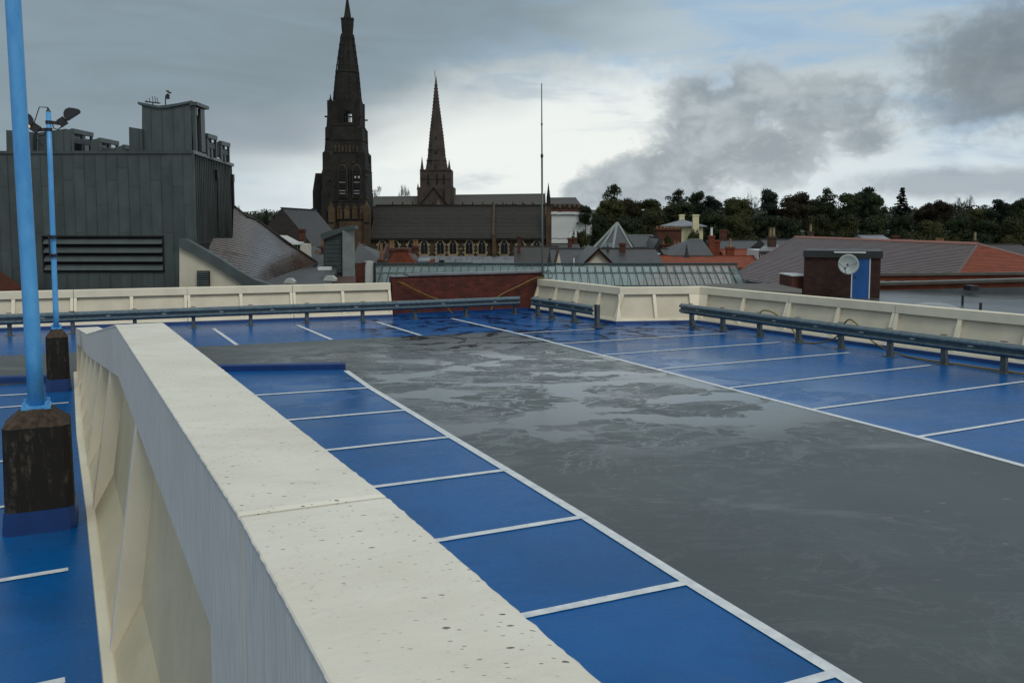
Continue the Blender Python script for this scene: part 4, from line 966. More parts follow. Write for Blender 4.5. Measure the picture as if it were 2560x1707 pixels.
def white_end():
    D = 46; t = thing('plant_room', 'small brown building end with curved pale grey sheet corner beside the glass roof', 'building', (V(840, 620, D).x, D, GZ))
    part('wall', MB().prism([V(817, 700, D), V(817, 606, D), V(843, 601, D), V(843, 700, D)], (0, 1.0, 0)), 'clay_dark', t)
    part('curved_sheet', MB().prism([V(839, 700, D - .2), V(839.5, 615, D - .2), V(841, 606, D - .2), V(845, 601.5, D - .2), V(859, 601, D - .2), V(858, 700, D - .2)], (-.3, .9, 0)), 'sheet_grey', t)
    p = V(859, 630, D - .4); part('downpipe', MB().tube([V(860.5, 603, D - .3), V(861, 700, D - .3)], .07, 6), 'black_metal', t)
white_end()
# ------------------------------------------------------------------ glass roof
def glass_roof():
    D0, D1 = 50.0, 47.2
    t = thing('glass_roof', 'long sloping glass roof with dark mullions and slanting struts behind the parapet', 'glass roof', (V(1400, 640, 48).x, 48, GZ))
    x0, x1 = V(862, 608, D0).x, V(1694, 606, D0).x; zt = VZ(608.5, D0, 1300); zm = None; zb = VZ(656, D1, 1300) - .25; pit = 18.0 / 2058 * D0
    n = int((x1 - x0) / pit); mid = .34
    def S(x, k): return Vector((x, lerp(D0, D1, k), lerp(zt, zb, k)))
    rail = lambda name, k, w, mat='galv_dark', a=x0, b=x1: part(name, MB().beam(S(a, k) + Vector((0, -.04, .05)), S(b, k) + Vector((0, -.04, .05)), w, w), mat, t)
    g1 = MB().prism([S(0, 0), S(pit - .05, 0), S(pit - .05, mid - .01), S(0, mid - .01)], (0, .015, .02)).mesh('pane', 'roof_glass')
    g2 = MB().prism([S(0, mid + .01), S(pit - .05, mid + .01), S(pit - .05, 1), S(0, 1)], (0, .015, .02)).mesh('pane', 'roof_glass')
    mu = MB().beam(S(0, 0) + Vector((0, -.04, .04)), S(0, 1) + Vector((0, -.04, .04)), .035, .06).mesh('mullion', 'truss_green')
    # struts: from the mid rail down to the inner rail, forming a row of narrow Vs below the glass
    st = MB()
    def I(x, k, dz): return S(x, k) + Vector((0, .2, -dz))
    st.beam(I(0, mid, .1), I(-pit * .45, .98, .35), .04, .04)
    stm = st.mesh('strut', 'truss_green')
    tr = MB().prism([S(0, 0) + Vector((0, .05, -.05)), S(-pit * .33, mid) + Vector((0, .05, -.05)), S(0, mid) + Vector((0, .05, -.05))], (0, .02, 0)).mesh('bracket', 'truss_green')
    for i in range(n + 1):
        x = x0 + i * pit
        inst('mullion', mu, t, Vector((x, 0, 0)) )
        if i < n: inst('pane', g1, t, Vector((x + .025, 0, 0))); inst('pane', g2, t, Vector((x + .025, 0, 0)))
        if x > V(1246, 620, D0).x: inst('strut', stm, t, Vector((x, 0, 0))); inst('bracket', tr, t, Vector((x, 0, 0)))
    rail('ridge_rail', 0, .12, 'truss_green'); rail('mid_rail', mid, .035, 'zinc_pale'); rail('lower_rail', .86, .05, 'truss_green'); rail('eaves_rail', 1.0, .1, 'truss_green')
    # what the glass shows: pale inner wall on the left, a tiled slope on the right, dark floor
    part('inner_wall', MB().box(V(1250, 650, 54).x, V(1530, 650, 54).x, D0 + 3.0, D0 + 3.2, GZ, zt - .25), 'blind_grey', t)
    part('inner_wall', MB().box(x0, V(1250, 650, 54).x, D0 + 3.0, D0 + 3.2, GZ, zt - .25), 'zinc_pale', t)
    part('inner_roof', MB().prism([V(1440, 668, 50.5), V(1534, 611, 53), V(1672, 611, 53), V(1684, 668, 50.5)], (0, .2, 0)), 'brown_blind', t)
    part('inner_floor', MB().box(x0, x1, D1, D0 + 3, zb - 2.4, zb - 2.2), 'flat_felt', t)
    part('back_rail', MB().beam((x0, D0 + 1.5, lerp(zt, zb, .45)), (x1, D0 + 1.5, lerp(zt, zb, .45)), .06, .06), 'truss_green', t)
simple('brown_blind', RGB(150, 128, 124), .7, .8, .15)
mat_blue_paint('truss_green', RGB(44, 66, 68))
glass_roof()
# ------------------------------------------------------------------ big hipped tiled roof on the right
def big_roof():
    zE, zR = -1.75, 1.66
    def on(px, py, z):
        # point on the ray at height z
        a = V(px, py, 1.0) - Vector((0, 0, CAMZ)); k = (z - CAMZ) / a.z; return Vector((a.x * k, a.y * k, z))
    L_ = on(1679, 636, zE); C_ = on(2140, 712, zE)
    r2 = on(2246, 561, zR); u = (L_ - C_).normalized(); tn = (1826 * SC - 1280) / 2240 / (CP + .06 * SP); s_ = (tn * r2.y - r2.x) / (u.x - tn * u.y); r1 = r2 + u * s_
    # hip end at right: orange, runs back from the corner
    E_ = C_ + Vector((14.5, 7.5, 0)) * 1.5
    back = r1 + (r1 - L_) * .9; back.z = zE
    t = thing('tiled_hall', 'wide hipped roof of wet pinkish tiles with an orange tiled hip end and grey gutter', 'building', (C_.x, C_.y + 8, GZ))
    th = Vector((0, 0, -.25))
    def face(name, pts, mat, d=th): return part(name, MB().prism(pts, d), mat, t)
    # front slope as real courses
    nrow = 40
    for r in range(nrow):
        k0, k1 = r / nrow, (r + 1) / nrow
        a0, b0 = L_.lerp(r1, k0), C_.lerp(r2, k0); a1, b1 = L_.lerp(r1, k1), C_.lerp(r2, k1)
        up = Vector((0, 0, .035))
        part('tile_course', MB().hexa([a0, b0, b1, a1, a0 + up, b0 + up, b1 + up * .1, a1 + up * .1]), 'clay_pink', t)
        e0, e1 = E_.lerp(r2 + Vector((1, .5, 0)) * .3, k0), E_.lerp(r2 + Vector((1, .5, 0)) * .3, k1)
        part('hip_course', MB().hexa([b0, e0, e1, b1, b0 + up, e0 + up, e1 + up * .1, b1 + up * .1]), 'clay_orange', t)
    face('left_slope', [L_, r1, back], 'clay_pink'); face('back_slope', [back, r1, r2, E_ + Vector((0, 12, 0))], 'clay_pink')
    part('ridge', MB().tube([r1, r2], .16, 6), 'ridge_pink', t); part('hip_ridge', MB().tube([C_, r2], .10, 6).tube([r2, E_], .12, 6), 'clay_dark', t); part('hip_ridge', MB().tube([L_, r1], .10, 6), 'clay_pink', t)
    g = (C_ - L_).normalized(); nrm_ = Vector((g.y, -g.x, 0)).normalized()
    if nrm_.y > 0: nrm_ = -nrm_
    part('gutter', MB().hexa([L_ + nrm_ * .0 + Vector((0, 0, -.42)), C_ + Vector((0, 0, -.42)), C_ + nrm_ * .35 + Vector((0, 0, -.42)), L_ + nrm_ * .35 + Vector((0, 0, -.42)), L_ + Vector((0, 0, -.02)), C_ + Vector((0, 0, -.02)), C_ + nrm_ * .35 + Vector((0, 0, -.02)), L_ + nrm_ * .35 + Vector((0, 0, -.02))]), 'flat_felt', t)
    m = 10
    for i in range(m):
        p = L_.lerp(C_, (i + .5) / m) + nrm_ * .36; part('fascia_bracket', MB().box(p.x - .06, p.x + .06, p.y - .1, p.y + .1, zE - .5, zE), 'galv_dark', t)
    part('brick_wall', MB().prism([L_ + Vector((.4, .4, -.45)), C_ + Vector((-.2, .6, -.45)), E_ + Vector((-.6, .8, -.45)), E_ + Vector((0, 12, -.45)), back], (0, 0, GZ - zE)), 'orange_brick', t)
simple('ridge_pink', RGB(170, 112, 96), .45, 4, .15)
big_roof()
# ------------------------------------------------------------------ flat roof with brick penthouse, dish, blue door
FZ = -.23
def flat_right():
    t = thing('flat_roof_hall', 'wet grey flat roof with brick upstands, dome light and small pipes at the right edge', 'building', (24, 40, GZ))
    def at(px, D): return V(px, 680, D).x
    part('roof_surface', MB().prism([(at(1990, 30) - 6, 27, FZ), (40, 27, FZ), (40, 46.5, FZ), (at(1790, 46), 46.5, FZ)], (0, 0, -.3)), 'flat_felt', t)
    part('lower_wall', MB().box(at(1990, 30) - 5, 39, 27.4, 46, GZ, FZ - .31), 'orange_brick', t)
    def band(name, x0, y0a, y0b, x1, y1a, y1b, Da, Db, dep, mat):
        # a wall strip from px x0 (top y0a, bottom y0b) to x1
        a, b = V(x0, y0a, Da), V(x1, y1a, Db); a2, b2 = V(x0, y0b, Da), V(x1, y1b, Db)
        part(name, MB().hexa([a2, b2, b2 + Vector((0, dep, 0)), a2 + Vector((0, dep, 0)), a, b, b + Vector((0, dep, 0)), a + Vector((0, dep, 0))]), mat, t)
    band('upstand', 2005, 668, 684, 2560, 655, 672, 46.4, 42, .3, 'flat_felt')
    band('brick_parapet', 2012, 656, 669, 2560, 641, 656.5, 46.6, 42.2, .3, 'orange_brick')
    band('coping', 2010, 650.5, 656.5, 2560, 635.5, 641.5, 46.5, 42.1, .45, 'coping_grey')
    band('coping_edge', 2010, 649, 650.4, 2560, 634, 635.4, 46.55, 42.15, .4, 'zinc_pale')
    band('rear_brick', 2012, 633.5, 645, 2560, 630, 644, 49, 48, .3, 'orange_brick')
    band('rear_coping', 2005, 628, 634, 2560, 624, 630, 48.9, 47.9, .45, 'coping_grey')
    p = V(2182, 704, 32); a = p.x
    d = MB(); rows_ = 6; vs = []; fs = []; n = 20
    for r in range(rows_ + 1):
        el = math.pi / 2 * r / rows_
        for k in range(n): vs.append((a + 1.05 * math.cos(el) * math.cos(2 * math.pi * k / n), 33.2 + 1.05 * math.cos(el) * math.sin(2 * math.pi * k / n), FZ + .12 + .42 * math.sin(el)))
    for r in range(rows_):
        for k in range(n): fs.append((r * n + k, r * n + (k + 1) % n, (r + 1) * n + (k + 1) % n, (r + 1) * n + k))
    dm = part('dome_light', MB().add(vs, fs), 'sheet_dome', t, smooth=True)
    part('kerb', MB().frust(a, 33.2, FZ, FZ + .16, 1.22, 1.15, 20), 'galv_dark', dm)
    for px, D_, h in ((2211, 38, .42), (2253, 34.5, .42)):
        x = V(px, 690, D_).x; part('pipe', MB().frust(x, D_, FZ, FZ + h, .05, .05, 8), 'black_metal', t)
    q = V(2272, 667, 42); part('scupper', MB().box(q.x - .2, q.x + .2, 43.3, 44.0, q.z - .12, q.z + .12), 'black_metal', t)
simple('sheet_dome', RGB(120, 122, 122), .25, 2, .1)
flat_right()
def penthouse():
    D = 42.0; x0, x1 = V(1850, 640, D).x, V(2015, 640, D).x; zt = VZ(592, D, 1930)
    t = thing('brick_penthouse', 'dark brick rooftop hut with black felt fascia and a blue door', 'building', ((x0 + x1) / 2, D, FZ))
    part('mortar_core', MB().box(x0 + .01, x1 - .01, D + .01, D + 3, FZ, zt), 'mortar', t)
    bl, bh = .233, .078; me = MB().box(0, bl - .012, 0, .08, 0, bh - .011).mesh('brick', 'dark_brick'); cnt = 0; rest = MB()
    dx0, dx1, dz1 = V(1953.5, 640, D).x, V(1994, 640, D).x, VZ(588, D, 1970)
    r = 0; z = zt - bh
    while z > FZ - .02:
        c = 0; x = x0 - (bl / 2 if r % 2 else 0)
        while x < x1 - .05:
            a, b = max(x, x0), min(x + bl, x1)
            seg = [(a, b)]
            if z < dz1:
                if b <= dx0 or a >= dx1: pass
                elif a < dx0: seg = [(a, dx0)]
                elif b > dx1: seg = [(dx1, b)]
                else: seg = []
            for a, b in seg:
                if b - a > bl - .01 and cnt < 300: inst('brick', me, t, (a, D - random.uniform(0, .004), z)); cnt += 1
                elif b - a > .03: rest.box(a, b - .011, D, D + .06, z, z + bh - .011)
            x += bl
        z -= bh; r += 1
    part('brick_courses', rest, 'dark_brick', t, kind='stuff')
    part('side_wall', MB().box(x1 - .008, x1 + .002, D + .02, D + 3, FZ, zt), 'dark_brick', t)
    part('fascia', MB().box(x0 - .04, x1 + .08, D - .1, D + 3.1, zt + .002, VZ(576, D, 1930)), 'black_felt', t)
    part('fascia_trim', MB().box(V(1917, 580, D).x, V(1985, 580, D).x, D - .14, D - .102, VZ(581, D) , VZ(577.5, D)), 'white_trim', t)
    dr = part('door', MB().box(dx0 + .05, dx1 - .05, D - .01, D + .04, FZ, dz1 - .05), 'blue_door', t)
    part('door_frame', MB().box(dx0, dx0 + .05, D - .03, D + .05, FZ, dz1).box(dx1 - .05, dx1, D - .03, D + .05, FZ, dz1).box(dx0 + .05, dx1 - .05, D - .03, D + .05, dz1 - .05, dz1), 'white_trim', dr)
    part('door_handle', MB().box(dx0 + .12, dx0 + .22, D - .05, D - .012, FZ + .95, FZ + .99), 'black_metal', dr)
    t.rotation_euler = (0, 0, -R(20))
    # dish on a bracket
    c = V(1948, 607.5, D - .9); t2 = thing('satellite_dish', 'round pale satellite dish mounted beside the blue door', 'satellite dish', (c.x, c.y, c.z))
    Rr = 23.5 * (D - .9) / 2058; vs = []; fs = []; n = 36; rows_ = 6
    ax = Vector((-.10, -1, .16)).normalized(); u = ax.cross(Vector((0, 0, 1))).normalized(); w = u.cross(ax)
    for r in range(rows_ + 1):
        rr = Rr * r / rows_
        for k in range(n): vs.append(c + u * rr * math.cos(2 * math.pi * k / n) + w * rr * math.sin(2 * math.pi * k / n) + ax * (.16 * (r / rows_) ** 2 - .08))
    for r in range(rows_):
        for k in range(n): fs.append((r * n + k, r * n + (k + 1) % n, (r + 1) * n + (k + 1) % n, (r + 1) * n + k))
    bk = [v - ax * .02 for v in vs]; m = len(vs); fs2 = [tuple(m + i for i in f[::-1]) for f in fs]
    rim = [(rows_ * n + k, rows_ * n + (k + 1) % n, m + rows_ * n + (k + 1) % n, m + rows_ * n + k) for k in range(n)]
    part('reflector', MB().add(vs + bk, fs + fs2 + rim), 'dish_grey', t2, smooth=True)
    fpt = V(1941, 616, D - 1.45)
    part('feed_horn', MB().frust(fpt.x, fpt.y, fpt.z - .07, fpt.z + .05, .06, .05, 8), 'galvanised', t2)
    for px, py in ((1925, 604), (1970, 603), (1943, 630)): part('feed_arm', MB().tube([V(px, py, D - .95), fpt], .014, 5), 'galv_dark', t2)
    part('bracket', MB().tube([c - ax * .02, (c.x, D, c.z - .05)], .04, 8), 'black_metal', t2)
    # small brick box left of the hut
    bx0, bx1 = V(1819, 640, D + 1).x, V(1844, 640, D + 1).x; t3 = thing('brick_pier', 'small red brick box with pale cap at the left side of the rooftop hut', 'wall', ((bx0 + bx1) / 2, D, FZ))
    part('wall', MB().box(bx0, bx1 + .3, D + 1, D + 3, FZ - 1.2, VZ(634.5, D + 1)), 'far_brick', t3); part('cap', MB().box(bx0 - .03, bx1 + .3, D + .95, D + 3, VZ(634.5, D + 1), VZ(632, D + 1)), 'white_trim', t3)
    # low grey roof strip left of it
    t4 = thing('low_grey_roof', 'flat grey roof strip just above the parapet left of the small brick box', 'roof', (V(1700, 650, 40).x, 40, GZ))
    part('roof_sheet', MB().prism([V(1560, 658, 36), V(1842, 672, 36), V(1842, 664, 40), V(1780, 651, 44), V(1640, 651.5, 44)], (0, 0, -.3)), 'coping_grey', t4)
    part('wall', MB().box(V(1570, 658, 36).x, V(1840, 658, 36).x, 36.4, 39, GZ, VZ(668, 36) - .5), 'orange_brick', t4)
simple('black_felt', (.02, .021, .022), .5, 3, .2); simple('dish_grey', RGB(150, 160, 160), .45, 2, .08)
penthouse()
# ------------------------------------------------------------------ town church with tall spire (about 150 m away)
def lancet(x0, x1, z0, z1, y, dep, n=6):
    """pointed arch outline prism"""
    w = x1 - x0; zs = z1 - w * .9; P_ = [(x0, y, z0), (x1, y, z0), (x1, y, zs)]
    for i in range(1, n + 1):
        a = i / n; P_.append((x1 - w / 2 * (1 - math.cos(a * math.pi / 2)) , y, zs + (z1 - zs) * math.sin(a * math.pi / 2)))
    for i in range(n - 1, -1, -1):
        a = i / n; P_.append((x0 + w / 2 * (1 - math.cos(a * math.pi / 2)), y, zs + (z1 - zs) * math.sin(a * math.pi / 2)))
    return MB().prism(P_, (0, dep, 0))
def church():
    D = 150.0; k = D / 2058
    X = lambda px, py=400: V(px, py, D).x
    Z = lambda py: VZ(py, D)
    cx = X(799); t = thing('church', 'soot blackened church with tall spire, long dark nave roof and row of pointed windows', 'church', (cx, D, GZ))
    cy = D + 4.3
    yc = D + 3.7
    def fit_(xl_, xr_, yc_=None):
        """square plan whose silhouette runs from px xl to xr -> centre x, side"""
        yc_ = yc_ or yc; ul, ur = (xl_ - 1176) / 2058, (xr_ - 1176) / 2058
        a = (ur - ul) * yc_ / (1 - (ur + ul) / 2); return ul * (yc_ - a / 2) + a / 2, a
    def sq(name, xt0, xt1, yt, xb0, xb1, yb, mat='sooty_stone', yc_=None, par=None):
        yc_ = yc_ or yc; ct, at_ = fit_(xt0, xt1, yc_); cb, ab = fit_(xb0, xb1, yc_); zt, zb = VZ(yt, yc_ - at_ / 2), VZ(yb, yc_ - ab / 2)
        q = lambda c, a, z: [(c - a / 2, yc_ - a / 2, z), (c + a / 2, yc_ - a / 2, z), (c + a / 2, yc_ + a / 2, z), (c - a / 2, yc_ + a / 2, z)]
        return part(name, MB().hexa(q(cb, ab, zb) + q(ct, at_, zt)), mat, par or t)
    cy = yc
    def oc(name, yt, yb, wt, wb, xc=798, mat='sooty_stone', par=None, n=8, y_=None):
        y_ = y_ or yc; c = V(xc, (yt + yb) / 2, y_).x; k2 = y_ / 2058; return part(name, MB().frust(c, y_, VZ(yb, y_), VZ(yt, y_), wb * k2 / 2 * 1.04, wt * k2 / 2 * 1.04, n), mat, par or t)
    # tower stages
    sq('tower_stage', 744, 857, 390, 742, 858, 462); sq('tower_stage', 742, 858, 462, 741, 858.5, 600)
    sq('tower_stage', 752, 848, 320, 746, 855, 390); sq('tower_stage', 757, 843, 285, 752, 848, 320)
    # stage with a see through opening
    cl, al = fit_(760.5, 840); f0 = yc - al / 2; Xf = lambda px: V(px, 255, f0).x; Zf = lambda py: VZ(py, f0)
    for a, b, yt, yb in ((Xf(760.5), Xf(788.5), 231, 286), (Xf(808), Xf(808) + (cl + al / 2 - Xf(808)), 231, 286), (Xf(788.5), Xf(808), 231, 254), (Xf(788.5), Xf(808), 281, 286)):
        part('lantern_wall', MB().box(a, b, yc - al / 2, yc + al / 2, Zf(yb), Zf(yt)), 'sooty_stone', t)
    for a in (793.5, 798.2, 803): part('mullion', MB().box(Xf(a) - .07, Xf(a) + .07, f0 + .1, f0 + .3, Zf(281), Zf(254)), 'sooty_stone', t)
    part('transom', MB().box(Xf(788), Xf(808), f0 + .08, f0 + .32, Zf(270), Zf(267)), 'sooty_stone', t)
    part('arch_head', MB().prism([(Xf(788), f0 + .05, Zf(254)), (Xf(788), f0 + .05, Zf(264)), (Xf(797.5), f0 + .05, Zf(254.5))], (0, .3, 0)).prism([(Xf(808), f0 + .05, Zf(254)), (Xf(799), f0 + .05, Zf(254.5)), (Xf(808), f0 + .05, Zf(264))], (0, .3, 0)), 'sooty_stone', t)
    # spire
    oc('spire', 166, 234, 48, 59.5); oc('spire', 78, 166, 25, 46)
    oc('spire_band', 163, 168, 49, 51); oc('gallery', 46, 62, 28, 26.5); oc('gallery', 62, 78, 26.5, 24); oc('gallery_parapet', 43.5, 47, 29.5, 29)
    oc('spire', -16, 46, .5, 17.5)
    for i in range(8):
        a = math.pi / 8 + i * math.pi / 4; g_ = V(798, 44, yc); r_ = 14 * yc / 2058
        part('gallery_pinnacle', MB().frust(g_.x + r_ * math.cos(a), yc + r_ * math.sin(a), VZ(46, yc), VZ(40.5, yc), .13, .03, 4), 'sooty_stone', t)
        # ribs on the spire edges with knobbly crockets
        c0 = V(798, 232, yc); c1 = V(798, 166, yc); c2 = V(798, 80, yc)
        e = [Vector((c.x + w * yc / 2058 / 2 * 1.06 * math.cos(a), yc + w * yc / 2058 / 2 * 1.06 * math.sin(a), c.z)) for c, w in ((c0, 59.5), (c1, 48), (c2, 26))]
        part('spire_rib', MB().tube(e, .13, 5, .09), 'sooty_stone', t)
        for q in range(11):
            f = (q + .5) / 11; p = e[0].lerp(e[1], f * 2) if f < .5 else e[1].lerp(e[2], f * 2 - 1)
            part('crocket', MB().frust(p.x, p.y, p.z - .14, p.z + .16, .2, .1, 5), 'sooty_stone', t)
    for sx_, sy_ in ((-1, -1), (1, 1), (1, -1), (-1, 1)):
        p = Vector((cl + sx_ * (al / 2 - .3), yc + sy_ * (al / 2 - .3), 0)); part('corner_pinnacle', MB().frust(p.x, p.y, Zf(232), Zf(227), .38, .25, 4).frust(p.x, p.y, Zf(227), Zf(215), .17, .02, 4), 'sooty_stone', t)
        part('corner_shaft', MB().frust(p.x + sx_ * .2, p.y + sy_ * .2, Zf(288), Zf(231), .34, .34, 8), 'sooty_stone', t)
        p2 = Vector((cl + sx_ * al / 2, yc + sy_ * al / 2, Zf(269))); part('gargoyle', MB().beam(p2, p2 + Vector((sx_ * .6, sy_ * .3, .05)), .25, .25), 'sooty_stone', t)
    # gablets against the foot of the spire
    for px in (787, 809):
        part('lucarne', MB().prism([(Xf(px - 6), f0 + .3, Zf(232)), (Xf(px + 6), f0 + .3, Zf(232)), (Xf(px + 6), f0 + .3, Zf(222)), (Xf(px), f0 + .3, Zf(206)), (Xf(px - 6), f0 + .3, Zf(222))], (0, .9, 0)), 'sooty_stone', t)
    # stepped corner buttresses at the front and side corners
    for (yt, yb, xl_, xr_) in ((292, 350, 753, 848), (350, 440, 746, 855), (440, 600, 741, 858)):
        c_, a_ = fit_(xl_, xr_); w = a_ * .15
        for sx_, sy_ in ((-1, -1), (1, -1), (1, 1)):
            x_, y_ = c_ + sx_ * (a_ / 2 - w / 2), yc + sy_ * (a_ / 2 - w / 2)
            part('buttress', MB().hexa([(x_ - w * .62, y_ - w * .62, Z(yb)), (x_ + w * .62, y_ - w * .62, Z(yb)), (x_ + w * .62, y_ + w * .62, Z(yb)), (x_ - w * .62, y_ + w * .62, Z(yb)), (x_ - w * .56, y_ - w * .56, Z(yt)), (x_ + w * .56, y_ - w * .56, Z(yt)), (x_ + w * .56, y_ + w * .56, Z(yt)), (x_ - w * .56, y_ + w * .56, Z(yt))]), 'sooty_stone', t)
            part('buttress_gable', MB().frust(x_, y_, Z(yt), Z(yt - 9), w * .7, .03, 4), 'sooty_stone', t)
    oc('buttress_spire', 265, 318, .5, 8, 752, y_=D + .6)
    D = yc - fit_(741, 858)[1] / 2 + .02
    for x0, x1, yt in ((755, 769, 470), (836, 850, 470)):   # lower set-back buttresses, lighter stone
        part('buttress', MB().box(X(x0), X(x1), D - 1.0, D + .2, GZ, Z(yt + 12)), 'tan_stone', t); x = (x0 + x1) / 2
        part('buttress_gable', MB().prism([(X(x0 - 1, 480), D - 1.0, Z(yt + 12)), (X(x1 + 1, 480), D - 1.0, Z(yt + 12)), (X(x, 480), D - 1.0, Z(yt - 8))], (0, 1.1, 0)), 'tan_stone', t)
        part('string_course', MB().box(X(x0 - 1, 510), X(x1 + 1, 510), D - 1.15, D - .2, Z(512), Z(510)), 'sooty_stone', t)
    for y in (391, 462, 505, 320, 286):
        xl_, xr_ = {391: (744, 857), 462: (741, 858), 505: (740, 859), 320: (751.5, 849), 286: (756, 844)}[y]; c_, a_ = fit_(xl_ - .8, xr_ + .8)
        part('string_course', MB().box(c_ - a_ / 2, c_ + a_ / 2, yc - a_ / 2, yc + a_ / 2, Z(y + 1.3), Z(y)), 'sooty_stone', t)
    for x in (779, 820):
        part('pilaster', MB().box(Xf(x - 1.4), Xf(x + 1.4), f0 - .14, f0 + .05, Zf(286), Zf(234)), 'sooty_stone', t)
    for x in (772, 803.5, 831):
        part('pilaster', MB().box(X(x - 1.4, 400), X(x + 1.4, 400), D - .2, D + .4, Z(462), Z(392)), 'sooty_stone', t)
    f1 = yc - fit_(752, 848)[1] / 2 - .02
    for i in range(7): part('blind_arch', lancet(V(769 + i * 8.2, 340, f1).x, V(773.5 + i * 8.2, 340, f1).x, VZ(350, f1), VZ(334, f1), f1 - .32, .4), 'rubble_stone', t)
    # belfry openings with louvres
    for a, b in ((778, 796), (811, 828)):
        f = part('belfry_surround', lancet(X(a - 2.4), X(b + 2.4), Z(455), Z(377), D - .18, .3), 'rubble_stone', t)
        part('belfry_opening', lancet(X(a), X(b), Z(452), Z(380), D - .32, .13), 'dark_gap', f)
        part('mullion', MB().box(X((a + b) / 2) - .08, X((a + b) / 2) + .08, D - .42, D - .33, Z(452), Z(392)), 'sooty_stone', f)
        for i in range(9):
            y = 446 - i * 6.4; part('louvre', MB().box(X(a + 2), X(b - 2), D - .44, D - .34, Z(y), Z(y - 2.2)), 'lead' if i in (0, 1, 4) else 'sooty_stone', f)
    # solid pale discs standing in for daylight through the right opening
    for a in (817, 825): part('daylight_disc', MB().frust(X(a), D - .46, Z(410), Z(405), .16, .16, 6), 'sheet_grey', t)
    # patches of paler ashlar: blind tracery above belfry and lower arcade
    for x0 in (771, 788, 806, 824):
        a = part('arcade_panel', MB().box(X(x0 + 2), X(x0 + 14), D - .3, D - .1, Z(503), Z(480)), 'tan_stone', t)
        part('arch_head', MB().prism([(X(x0 + 1), D - .3, Z(479)), (X(x0 + 15), D - .3, Z(479)), (X(x0 + 8), D - .3, Z(470))], (0, .2, 0)), 'tan_stone', t)
    for x0 in (778, 786): part('slit', MB().box(X(x0), X(x0 + 2), D - .36, D - .31, Z(500), Z(484)), 'dark_gap', t)
    part('lower_wall_panel', MB().box(X(778), X(838), D - .3, D - .1, Z(600), Z(508)), 'tan_stone', t)
    rnd = random.Random(5)
    for i in range(90):
        y = rnd.uniform(300, 600); hw = 48; x = rnd.uniform(799 - hw, 799 + hw); w = rnd.uniform(3, 7); h = rnd.uniform(2, 4.5)
        if 372 < y < 460 and (774 < x + w and x < 832): continue
        part('ashlar', MB().box(X(x), X(x + w), D - .05 + max(0, (390 - y)) * .012, D + 1.4, Z(y + h), Z(y)), 'tan_stone' if rnd.random() < .55 else 'rubble_stone', t)
    for i in range(44):
        y = rnd.uniform(90, 228); w0 = lerp(13, 27, (y - 90) / 138); x = 798 + rnd.uniform(-w0 * .45, w0 * .3); w = rnd.uniform(2, 5)
        part('ashlar', MB().box(X(x), X(x + w), cy - w0 * k * 1.0, cy - w0 * k * .8, Z(y + 3), Z(y)), 'tan_stone' if rnd.random() < .35 else 'rubble_stone', t)
    D = 150.0
    # left stair turret
    sq('turret', 728, 752, 398, 721, 752, 440, 'sooty_stone', D + 4.5); sq('turret', 721, 752, 440, 720, 752, 620, 'sooty_stone', D + 4.5)
    part('turret_pinnacle', MB().frust(X(733, 390), D + 4, Z(400), Z(391), .5, .45, 6).frust(X(733, 385), D + 4, Z(391), Z(377), .3, .02, 6), 'sooty_stone', t)
    # nave
    xa, xb = X(850, 540), X(1258, 540); ze, zr = Z(545), VZ(473, D + 6, 1050)
    part('nave_wall', MB().box(xa, xb, D + .2, D + 14, GZ, ze), 'rubble_stone', t)
    zo = ze - .2
    nrow = 24
    for r in range(nrow):
        f0, f1 = r / nrow, (r + 1) / nrow; y0, y1 = lerp(D - .3, D + 6.5, f0), lerp(D - .3, D + 6.5, f1); z0, z1 = lerp(zo, zr, f0), lerp(zo, zr, f1)
        part('slate_course', MB().hexa([(xa, y0, z0), (xb, y0, z0), (xb, y1, z1), (xa, y1, z1), (xa, y0, z0 + .10), (xb, y0, z0 + .10), (xb, y1, z1 + .03), (xa, y1, z1 + .03)]), 'church_slate', t)
    part('roof_back', MB().prism([(xa, D - .3, zo - .05), (xa, D + 13.4, zo - .05), (xa, D + 6.5, zr - .04)], (xb - xa, 0, 0)), 'church_slate', t)
    part('ridge', MB().beam((xa, D + 6.5, zr + .1), (xb, D + 6.5, zr + .1), .4, .25), 'sooty_stone', t)
    for px in range(890, 1250, 24): part('ridge_crest', MB().frust(X(px, 470), D + 6.5, zr + .2, zr + .75, .22, .05, 4), 'sooty_stone', t)
    part('corbel_table', MB().box(xa, xb, D - .25, D + .2, ze - .5, ze - .2), 'sooty_stone', t)
    # coping dividing the roof, end pier
    for px, w in ((1133, 5), (1256, 4)):
        a = X(px, 545)
        part('roof_coping', MB().hexa([(a - w * k / 2, D - .5, zo), (a + w * k / 2, D - .5, zo), (a + w * k / 2 , D + 6.5, zr), (a - w * k / 2, D + 6.5, zr), (a - w * k / 2, D - .5, zo + .5), (a + w * k / 2, D - .5, zo + .5), (a + w * k / 2, D + 6.5, zr + .5), (a - w * k / 2, D + 6.5, zr + .5)]), 'rubble_stone', t)
    def pier(x0, x1, yt, yb, mat='buff_stone'):
        part('pier', MB().box(X(x0), X(x1), D - .9, D + .3, Z(yb), Z(yt)).prism([(X(x0), D - .9, Z(yt)), (X(x1), D - .9, Z(yt)), (X((x0 + x1) / 2), D - .9, Z(yt - 8))], (0, 1.2, 0)), mat, t)
    pier(1131, 1139, 545, 600, 'tan_stone'); 
    part('end_pier', MB().box(X(1255), X(1267), D - .6, D + 3, Z(620), Z(492)).box(X(1257), X(1266), D - .3, D + 2.6, Z(492), Z(474)), 'tan_stone', t)
